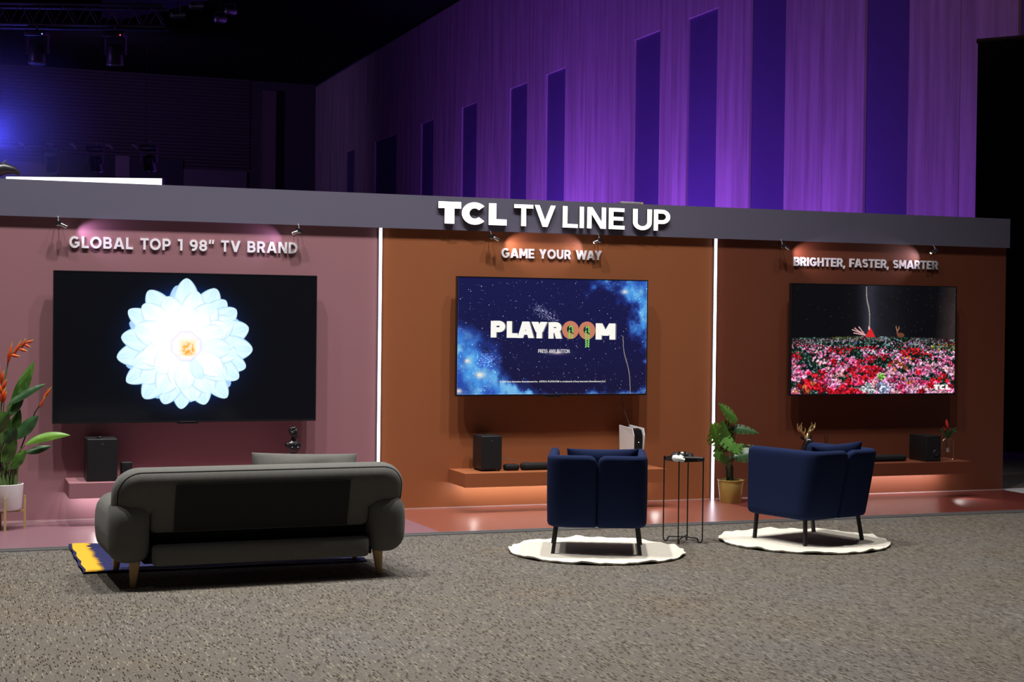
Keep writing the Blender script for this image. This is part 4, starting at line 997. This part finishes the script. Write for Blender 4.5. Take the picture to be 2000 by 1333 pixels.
def soundbar(lab, x0, x1, y, h_=.063, d_=.10, name='soundbar', cat='soundbar'):
    t = thing(name, lab, cat, (x0, y, ST)); w_ = x1-x0
    link('body', pad_mesh('body', w_, h_, .026, d_/2, .02, lambda a, z, n_: (a+w_/2, n_, z), 20, 8), spk, t, smooth=60)
    for x in (0.012, w_-.018): MB().box((x, -d_/2-.0015, .008), (x+.004, -d_/2+.004, h_-.008)).build('end_trim', blk, t)
soundbar('black soundbar on the orange shelf, mostly hidden by the left armchair', 1.255, 2.10, -.26)
soundbar('short black end speaker between subwoofer and soundbar on the orange shelf', 1.095, 1.232, -.26, .058, .09, 'soundbar_satellite', 'speaker')
soundbar('black soundbar on the rust shelf, left of the ported subwoofer', 4.45, 5.30, -.26)
tag(MB().tube([(1.05, -.09, ST+.12), (1.12, -.10, ST+.10), (1.20, -.16, ST+.085), (1.30, -.19, ST+.07), (1.40, -.2, ST+.055)], .0025, 6).tube([(1.05, -.1, ST+.03), (1.09, -.12, ST+.015), (1.14, -.15, ST+.004), (1.24, -.17, ST+.004)], .0025, 6).build('speaker_cable', back_m), 'thin black cables running from the orange shelf subwoofer to the soundbar', 'cable')
# game console
con = thing('game_console', 'upright white and black game console on the orange shelf', 'game console', (2.355, -.22, ST), R(13))
blk_g = mat('glossy_black_plastic', (0.008, 0.008, 0.009), 0.12, spec=0.6, coat=0.5)
def fin(sg):
    pts = [(.105, .012), (.105, .385), (-.105, .365), (-.125, .30), (-.118, .18), (-.10, .06), (-.09, .012)]; vs = []
    for q, (y, z) in enumerate(pts):
        fl = .012*(z/.385)**2+(.010 if y < 0 else .0); vs.append((sg*(.040+fl), y, z))
    for q, (y, z) in enumerate(pts):
        fl = .012*(z/.385)**2+(.010 if y < 0 else .0); vs.append((sg*(.048+fl), y, z))
    n = len(pts)
    fs = [tuple(range(n)), tuple(range(2*n-1, n-1, -1))]+[(k, n+k, n+(k+1) % n, (k+1) % n) for k in range(n)]
    MB().add(vs, fs).build('side_panel', white_p, con)
fin(1); fin(-1)
MB().add([(sx_*w_, y, z) for z, y0, w_ in ((.012, -.085, .036), (.15, -.112, .040), (.30, -.115, .044), (.350, -.095, .046), (.362, -.05, .046)) for sx_, y in ((-1, y0), (1, y0), (1, .125), (-1, .125))],
         [(3, 2, 1, 0)]+[(4*j+k, 4*j+(k+1) % 4, 4*j+4+(k+1) % 4, 4*j+4+k) for j in range(4) for k in range(4)]+[(16, 17, 18, 19)]).build('body', blk_g, con)
MB().lathe([(.045, 0), (.045, .012)], 20).build('stand', blk, con)
MB().box((-.004, -.1165, .235), (.004, -.111, .239)).build('status_light', mat('white_indicator', (.8, .8, .8), .4, emit=(1, 1, 1), strength=2), con)
tag(MB().tube([(2.312, -.10, 1.03), (2.322, -.06, .97), (2.345, -.09, .88), (2.362, -.13, .80), (2.368, -.16, .745)], .003, 6).build('hdmi_cable', back_m), 'thin black cable hanging from the middle television to the game console', 'cable')
# bust
bust_m = mat('glossy_black_ceramic', (0.010, 0.010, 0.012), 0.22, spec=0.6)
bu = thing('bust_sculpture', 'black female bust on a slim pedestal at the right end of the pink shelf', 'sculpture', (-.802, -.20, ST), R(8))
MB().lathe([(.045, 0), (.045, .02), (.036, .03), (.026, .05), (.023, .10), (.028, .155), (.030, .165), (.024, .172), (.027, .19)], 20).build('pedestal', bust_m, bu, smooth=40)
def ell(sec, n=20):
    mb = MB(); vs = [(x0+a*math.cos(2*PI*k/n), y0+b*math.sin(2*PI*k/n), z) for z, a, b, x0, y0 in sec for k in range(n)]
    m = len(sec); return mb.add(vs, [(j*n+k, j*n+(k+1) % n, (j+1)*n+(k+1) % n, (j+1)*n+k) for j in range(m-1) for k in range(n)]+[tuple(range(n-1, -1, -1)), tuple((m-1)*n+k for k in range(n))])
mb = ell([(.185, .025, .022, 0, 0), (.20, .042, .032, 0, 0), (.225, .060, .040, 0, -.004), (.245, .074, .042, 0, -.004), (.262, .080, .038, 0, 0), (.275, .070, .032, 0, 0), (.285, .045, .026, 0, 0), (.292, .026, .022, 0, 0), (.31, .021, .021, .002, 0), (.325, .022, .022, .005, -.003)])
for s_ in (-1, 1): mb.sphere((s_*.026, -.038, .232), .017, 10, 7)
mb.build('torso', bust_m, bu, smooth=60)
MB().tube([(-.052, -.018, .276), (-.026, -.034, .266), (0, -.043, .258), (.026, -.034, .266), (.052, -.018, .276)], .0045, 6).build('collar', bust_m, bu, smooth=60)
mb = MB().sphere((.010, -.004, .352), .033, 14, 10, (1.0, 1.08, 1.15)); mb.add([(.040, -.012, .352), (.052, -.014, .342), (.041, -.006, .339), (.041, -.020, .339)], [(0, 1, 2), (0, 3, 1), (1, 3, 2)])
mb.sphere((.033, -.010, .328), .010, 8, 5); mb.build('head', bust_m, bu, smooth=60)
mb = MB(); r2 = random.Random(3)
for k in range(44):
    a = r2.uniform(0, 2*PI); e = r2.uniform(-.2, 1.45); rr0 = .036
    px_ = -.004+rr0*math.cos(a)*math.cos(e); 
    if px_ > .026 and e < .5: continue
    mb.sphere((px_, rr0*math.sin(a)*math.cos(e), .360+rr0*math.sin(e)*1.2), r2.uniform(.008, .013), 8, 5)
mb.build('hair', bust_m, bu, smooth=60)
# deer head with antlers
gold = mat('polished_gold', (0.85, 0.62, 0.28), 0.25, 0.75)
dh = thing('deer_head_ornament', 'black deer head ornament with golden antlers behind the right armchair', 'ornament', (4.19, -.25, ST), R(20))
MB().tube([(-.015, .02, 0), (-.02, .015, .06), (-.012, .0, .12), (0, -.01, .175), (.010, -.020, .215), (.016, -.03, .232)], [.062, .052, .042, .038, .034, .018], 18).build('neck', bust_m, dh, smooth=60)
MB().tube([(-.002, .0, .222), (.012, -.030, .212), (.028, -.060, .180), (.040, -.085, .148), (.046, -.098, .134)], [.022, .034, .027, .018, .010], 16).build('muzzle', bust_m, dh, smooth=60)
for s_ in (-1, 1):
    MB().tube([(s_*.026, .0, .232), (s_*.055, .0, .246), (s_*.088, -.002, .262)], [.008, .018, .003], 10).build('ear', bust_m, dh, smooth=60)
    a = MB()
    a.tube([(s_*.014, .0, .235), (s_*.030, .004, .275), (s_*.060, .006, .303), (s_*.100, .004, .316), (s_*.128, .0, .340), (s_*.134, -.004, .388)], [.015, .0135, .012, .0105, .0085, .003], 10)
    a.tube([(s_*.036, .004, .28), (s_*.026, -.012, .312), (s_*.034, -.016, .345)], [.0095, .007, .002], 8)
    a.tube([(s_*.074, .006, .308), (s_*.066, .0, .345), (s_*.084, -.006, .368), (s_*.070, -.006, .394)], [.010, .008, .006, .002], 8)
    a.tube([(s_*.110, .002, .325), (s_*.100, -.004, .350), (s_*.110, -.008, .368)], [.008, .006, .002], 8)
    a.build('antler', gold, dh, smooth=60)
# reed diffuser
rd = thing('reed_diffuser', 'dark reed diffuser with two black sticks behind the right armchair', 'diffuser', (4.430, -.22, ST))
MB().lathe([(.030, 0), (.032, .01), (.032, .07), (.022, .085), (.012, .09), (.012, .105)], 16).build('bottle', blk_g, rd, smooth=40)
MB().tube([(.004, 0, .06), (-.014, 0, .26)], .0035, 6).build('stick', blk, rd); MB().tube([(.0, 0, .06), (.022, .004, .26)], .0035, 6).build('stick', blk, rd)
# flower in a wire-framed vase
glass = mat('clear_glass', (0.95, 0.95, 0.95), 0.03, trans=1.0)
champagne = mat('champagne_wire', (0.62, 0.48, 0.34), 0.3, 0.9)
leaf_m = mat('vase_leaf', (0.035, 0.10, 0.03), 0.5); red_m = mat('red_petal', (0.60, 0.035, 0.02), 0.5)
va = thing('wire_vase', 'wire framed tube vase at the right end of the rust shelf', 'vase', (5.780, -.30, ST))
fr = [(.066*(1 if 1 else 1)*x, 0, z) for x, z in ((-1, .02), (-1, .17), (-.85, .20), (-.5, .213), (0, .215), (.5, .213), (.85, .20), (1, .17), (1, .02), (.85, .006), (.5, .004), (0, .004), (-.5, .004), (-.85, .006))]
MB().tube(fr, .0035, 6, True).build('frame', champagne, va, smooth=60)
MB().lathe([(.019, .075), (.021, .08), (.021, .205), (.023, .21), (.020, .21), (.018, .20), (.018, .082)], 18, cap=False).build('glass_tube', glass, va, smooth=40)
MB().lathe([(.0175, .083), (.0175, .125)], 16).build('white_filling', mat('white_sand', (.75, .72, .70), .8), va)
MB().lathe([(.012, .126), (.014, .13), (.014, .19)], 14).build('copper_sleeve', mat('copper', (.55, .28, .12), .35, .8), va)
fl = thing('cut_flower', 'red flower buds with green leaves standing in the wire framed vase', 'flower', (5.780, -.30, ST+.135))
def blade(name, base, tip, wd, sag, m, parent, nseg=10, side=(0, -1, 0), fold=.15, cut=None, nw=4, wave=0.0, prof=0.75):
    """leaf blade along a drooping midrib; cut(t) -> fraction of half width where the margin is slit"""
    b, t_ = Vector(base), Vector(tip); mid = (b+t_)/2+Vector((0, 0, sag)); up = Vector(side)
    rows = []
    for i in range(nseg+1):
        t = i/nseg; p = b*(1-t)**2+mid*2*t*(1-t)+t_*t*t; tg = ((mid-b)*(1-t)+(t_-mid)*t).normalized()
        wv = tg.cross(up).normalized(); nrm = wv.cross(tg).normalized()
        wh = wd/2*(math.sin(PI*t**prof)**0.8 if 0 < t < 1 else 0.0)
        row = []
        for j in range(-nw, nw+1):
            q = j/nw; adv = abs(q)*wh*.35
            row.append(p+wv*(q*wh)+tg*(-adv*.0+adv*.6*(1-t))+nrm*(-fold*abs(q)*wh+wave*wh*math.sin(t*14)*abs(q)))
        rows.append(row)
    vs = [v for r0 in rows for v in r0]; k = 2*nw+1; fs = []
    for i in range(nseg):
        for j in range(2*nw):
            if cut and cut(i, j, nseg, nw): continue
            fs.append((i*k+j, i*k+j+1, (i+1)*k+j+1, (i+1)*k+j))
    return MB().add(vs, fs).build(name, m, parent, smooth=180)
MB().tube([(0, 0, 0), (.0, 0, .14), (-.006, 0, .19)], .004, 6).tube([(.0, 0, .05), (-.01, 0, .12), (-.032, 0, .165)], .003, 6).build('stem', leaf_m, fl)
MB().tube([(-.004, 0, .18), (-.010, 0, .21), (-.018, 0, .24), (-.024, 0, .272)], [.008, .017, .014, .004], 10).build('bud', red_m, fl, smooth=60)
MB().tube([(-.028, 0, .155), (-.045, -.004, .172), (-.062, -.006, .195)], [.006, .012, .003], 10).build('bud', red_m, fl, smooth=60)
for tx, ty, tz, sg in ((-.115, -.01, .175, .06), (.115, .0, .185, .06), (.11, -.02, .145, .07), (-.06, .03, .16, .03), (.05, .03, .19, .02), (.03, -.04, .17, .02), (-.03, -.03, .15, .02)):
    blade('leaf', (0, 0, .075), (tx, ty, tz), .026, sg, leaf_m, fl, 8, nw=2)

# ================================================================== PLANTS
stem_m = mat('green_stem', (0.10, 0.16, 0.045), 0.5); dstem = mat('dark_stem', (0.02, 0.022, 0.018), 0.5)
def leaf_mat(n, c1, c2, tr=0.15):
    m = wood_grain_mat(n, c1, c2, (9, 9, 9), 0.42); m.node_tree.nodes['Principled BSDF'].inputs['Specular IOR Level'].default_value = 0.5
    return m
g1 = leaf_mat('bright_leaf', (0.10, 0.25, 0.025), (0.17, 0.36, 0.045)); g2 = leaf_mat('mid_green_leaf', (0.045, 0.14, 0.020), (0.085, 0.21, 0.03)); g3 = leaf_mat('deep_green_leaf', (0.020, 0.070, 0.022), (0.040, 0.105, 0.032))
# --- monstera in gold pot
mo = thing('potted_monstera', 'leafy green monstera in a gold pot beside the orange and rust wall joint', 'plant', (3.372, -.27, .02))
goldpot = mat('brushed_gold_pot', (0.56, 0.49, 0.14), 0.30, 0.25)
MB().lathe([(.098, 0), (.101, .004), (.121, .205), (.126, .208), (.127, .215), (.121, .216), (.116, .205), (.114, .19)], 36, cap=False).add([(0, 0, .001)], []).build('pot', goldpot, mo, smooth=40)
MB().lathe([(.10, .001), (.098, 0)], 24).lathe([(.113, .185), (.05, .19)], 24).build('soil', mat('dark_soil', (.012, .010, .008), .95, bump=.5, bscale=60), mo)
MX = lambda p: (3.185+(p-1398)*.00547)-3.372
MZ = lambda p: (.975-(p-785)*.0049)-.02
def mcut(every, depth):
    def f(i, j, ns, nw):
        return (i % every == every-1) and (j < depth or j >= 2*nw-depth) and 2 < i < ns-2
    return f
ML = [((1442, 822), (1396, 787), 34, .0, g2, -.05, .03), ((1412, 868), (1387, 826), 54, .02, g1, -.01, .02), ((1434, 876), (1402, 820), 78, .0, g2, -.06, .03), ((1402, 846), (1434, 886), 34, .02, g2, -.12, .02),
      ((1428, 838), (1480, 847), 22, .035, g3, -.02, .0), ((1402, 873), (1420, 906), 28, .0, g2, .02, .02), ((1432, 886), (1449, 866), 22, .01, g2, -.03, .05), ((1444, 884), (1492, 880), 22, .05, g1, .0, .02), ((1432, 893), (1486, 884), 32, .03, g3, -.08, .02), ((1428, 902), (1440, 893), 14, .02, g3, .05, .05), ((1424, 868), (1400, 850), 26, .04, g3, .08, .0)]
for (bx, bz), (tx, tz), wd, sag, m, dy, k2 in ML:
    b = Vector((MX(bx), dy*.5, MZ(bz))); e = Vector((MX(tx), dy-.05, MZ(tz)))
    d = rnd.uniform(-.5, .5)
    lf_ = blade('leaf', b, e, wd*.0047, sag, m, mo, 22, side=(d*.4, -1, .45+k2*4), fold=.22, cut=mcut(4, 2) if wd > 20 else None, nw=4, prof=.62)
    root = Vector((rnd.uniform(-.02, .03), rnd.uniform(-.02, .02), .185)); mid = (root+b)/2+Vector(((b.x)*-.12, .03, .03))
    MB().tube([root, root*.4+mid*.6, mid, mid*.45+b*.55, b], [.006, .005, .0045, .004, .003], 6).build('petiole', stem_m, mo, smooth=60)
for x in (-.055, .0, .012): MB().tube([(x*.8, -.01, .18), (x, -.01, .30), (x+.004, 0, .34)], [.009, .008, .006], 8).build('stem', dstem, mo, smooth=60)
# --- heliconia in white pot on a wooden stand
he = thing('potted_heliconia', 'tall heliconia with orange-red flowers in a white pot on a wooden stand at left', 'plant', (-3.172, -.42, .02))
white_pot = mat('marbled_white_pot', (0.86, 0.85, 0.84), 0.4, vary=0.10, vscale=12)
MB().lathe([(.118, .155), (.135, .158), (.145, .18), (.156, .345), (.158, .36), (.150, .362), (.145, .34), (.142, .33)], 36, cap=False).build('pot', white_pot, he, smooth=40)
MB().lathe([(.143, .325), (.05, .33)], 24).lathe([(.12, .157), (.118, .156)], 24).build('soil', mat('dark_soil', (.012, .010, .008), .95), he)
brass = mat('pale_wood_stand', (0.50, 0.36, 0.16), 0.45)
st = thing('plant_stand', 'pale wooden plant stand under the white pot at the left edge', 'plant stand', (-3.172, -.42, .02))
for k in range(4):
    a = R(4+90*k); c_, s2 = math.cos(a)*.168, math.sin(a)*.168
    MB().box((c_-.009, s2-.009, 0), (c_+.009, s2+.009, .265)).build('leg', brass, st)
MB().box((-.165, -.010+.0, .135), (.165, .010, .154)).build('crossbar', brass, st, None, (0, 0, R(4))); MB().box((-.165, -.010, .134), (.165, .010, .1535)).build('crossbar', brass, st, None, (0, 0, R(94)))
HXp = lambda p: (-3.195+.00387*p)+3.172
HZp = lambda p: (1.536-.00408*(p-660))-.02
HL = [((48, 868), (137, 850), 17, .06, g1, -.08, 1), ((48, 884), (101, 871), 15, .0, g3, -.02, 1), ((20, 802), (66, 706), 24, .0, g2, .05, 1), ((14, 792), (90, 750), 15, .03, g3, .02, 1), ((32, 858), (74, 811), 24, .03, g3, -.05, 1), ((16, 815), (46, 766), 22, .02, g3, .04, 1),
      ((-16, 850), (16, 802), 30, .03, g2, -.16, 0), ((6, 862), (30, 832), 26, -.02, g3, -.12, 0), ((2, 880), (-22, 760), 30, .0, g2, .0, 0), ((12, 878), (40, 800), 26, .0, g2, .08, 0), ((6, 905), (30, 850), 24, .0, g2, -.10, 0), ((20, 915), (50, 876), 20, .0, g2, -.08, 0), ((-12, 900), (-36, 800), 34, .0, g2, -.05, 0), ((-15, 870), (-70, 800), 30, .05, g3, 0, 1), ((-10, 840), (-60, 730), 30, .05, g2, .05, 1)]
for (bx, bz), (tx, tz), wd, sag, m, dy, pet in HL:
    b = Vector((HXp(bx), dy*.6, HZp(bz))); e = Vector((HXp(tx), dy, HZp(tz)))
    blade('leaf', b, e, wd*.0042, sag, m, he, 14, side=(rnd.uniform(-.2, .2), -1, .35), fold=.25, nw=3, wave=.05, prof=.85)
    root = Vector((rnd.uniform(-.06, .07), rnd.uniform(-.05, .05), .33))
    mid = (root+b)/2+Vector((-.2*(b.x-root.x), 0, .02)); MB().tube([root, mid, b], [.009, .007, .004], 7).build('petiole', stem_m if pet else dstem, he, smooth=60)
for k in range(7):
    x = -.09+k*.03; MB().tube([(x, -.03+.01*(k % 3), .32), (x*1.1, -.03, .46), (x*1.3+.01, -.02, .56)], [.018, .014, .008], 8).build('shoot', stem_m, he, smooth=60)
bract_m = wood_grain_mat('orange_red_bract', (0.60, 0.045, 0.012), (0.75, 0.14, 0.015), (14, 14, 14), 0.45); tip_m = mat('yellow_bract_tip', (0.62, 0.50, 0.04), 0.5)
def flower(stem_pts, bracts, dy):
    P = [Vector((HXp(x), dy, HZp(z))) for x, z in stem_pts]
    MB().tube(P, .0055, 7).build('flower_stem', dstem if stem_pts[0][1] > 0 and stem_pts[-1][0] > 60 else stem_m, he, smooth=60)
    for (x0, z0), (x1, z1), rad in bracts:
        a = Vector((HXp(x0), dy-.01, HZp(z0))); b = Vector((HXp(x1), dy-.03, HZp(z1))); d = b-a
        MB().tube([a, a+d*.3, a+d*.65+Vector((0, 0, -.004)), a+d*.82], [rad*.5, rad, rad*.65, rad*.25], 8).build('bract', bract_m, he, smooth=60)
        MB().tube([a+d*.70+Vector((0, 0, .002)), b], [rad*.40, .001], 6).build('bract_tip', tip_m, he, smooth=60)
flower([(4, 900), (6, 800), (9, 740), (14, 708), (22, 690), (34, 680), (48, 670), (57, 666)], [((14, 708), (22, 668), .016), ((20, 694), (38, 696), .013), ((26, 692), (40, 664), .014), ((36, 682), (52, 686), .013), ((40, 680), (49, 660), .014), ((47, 674), (58, 678), .012), ((50, 670), (64, 664), .012)], -.02)
flower([(36, 888), (52, 845), (68, 805), (78, 790)], [((77, 796), (88, 772), .011), ((84, 778), (100, 755), .012), ((88, 772), (93, 758), .007)], .0)
flower([(2, 900), (0, 820), (2, 782), (3, 760), (2, 735)], [((0, 782), (10, 755), .018), ((2, 768), (-8, 742), .018), ((2, 760), (12, 738), .016), ((0, 748), (6, 722), .016), ((4, 785), (12, 762), .014), ((-4, 740), (-2, 712), .014)], -.06)

# ------------------------------------------------------------------ pieces that belong to a part
SUB = {('sofa', 'piping'): 'backrest', ('sofa', 'dust_panel'): 'back_panel', ('television', 'badge'): 'bezel', ('television', 'sensor'): 'frame', ('television', 'wall_bracket'): 'rear_housing', ('subwoofer', 'badge'): 'grille', ('satellite_speaker', 'badge'): 'grille', ('subwoofer', 'port'): 'cabinet',
       ('game_console', 'status_light'): 'body', ('game_controller', 'thumbstick'): 'body', ('game_controller', 'centre_plate'): 'body', ('picture_lamp', 'lens'): 'head', ('wire_vase', 'white_filling'): 'glass_tube', ('wire_vase', 'copper_sleeve'): 'glass_tube',
       ('moving_head_light', 'lens_ring'): 'head', ('moving_head_light', 'indicator'): 'base', ('potted_monstera', 'soil'): 'pot', ('potted_heliconia', 'soil'): 'pot', ('bust_sculpture', 'hair'): 'head', ('led_strip', 'diffuser'): 'channel', ('television', 'title_letter'): 'screen', ('television', 'title_disc'): 'screen', ('television', 'title_vine'): 'screen', ('television', 'caption_text'): 'screen', ('television', 'prompt_letter'): 'screen', ('television', 'logo_letter'): 'screen', ('remote_control', 'key_pad'): 'body', ('potted_heliconia', 'bract_tip'): 'bract'}
stem_ = lambda n: n.rsplit('.', 1)[0] if n[-3:].isdigit() and '.' in n else n
for t in [o for o in bpy.data.objects if o.parent is None and o.type == 'EMPTY']:
    kids = list(t.children)
    for i_, c in enumerate(kids):
        target = SUB.get((stem_(t.name), stem_(c.name)))
        if not target: continue
        cand = [k for k in kids if stem_(k.name) == target and k.parent == t]
        if not cand: continue
        q = cand[-1] if target != 'bract' else min(cand, key=lambda k: (sum((Vector(v.co) for v in k.data.vertices), Vector())/len(k.data.vertices)-sum((Vector(v.co) for v in c.data.vertices), Vector())/len(c.data.vertices)).length)
        c.parent = q; c.matrix_parent_inverse = q.matrix_basis.inverted()
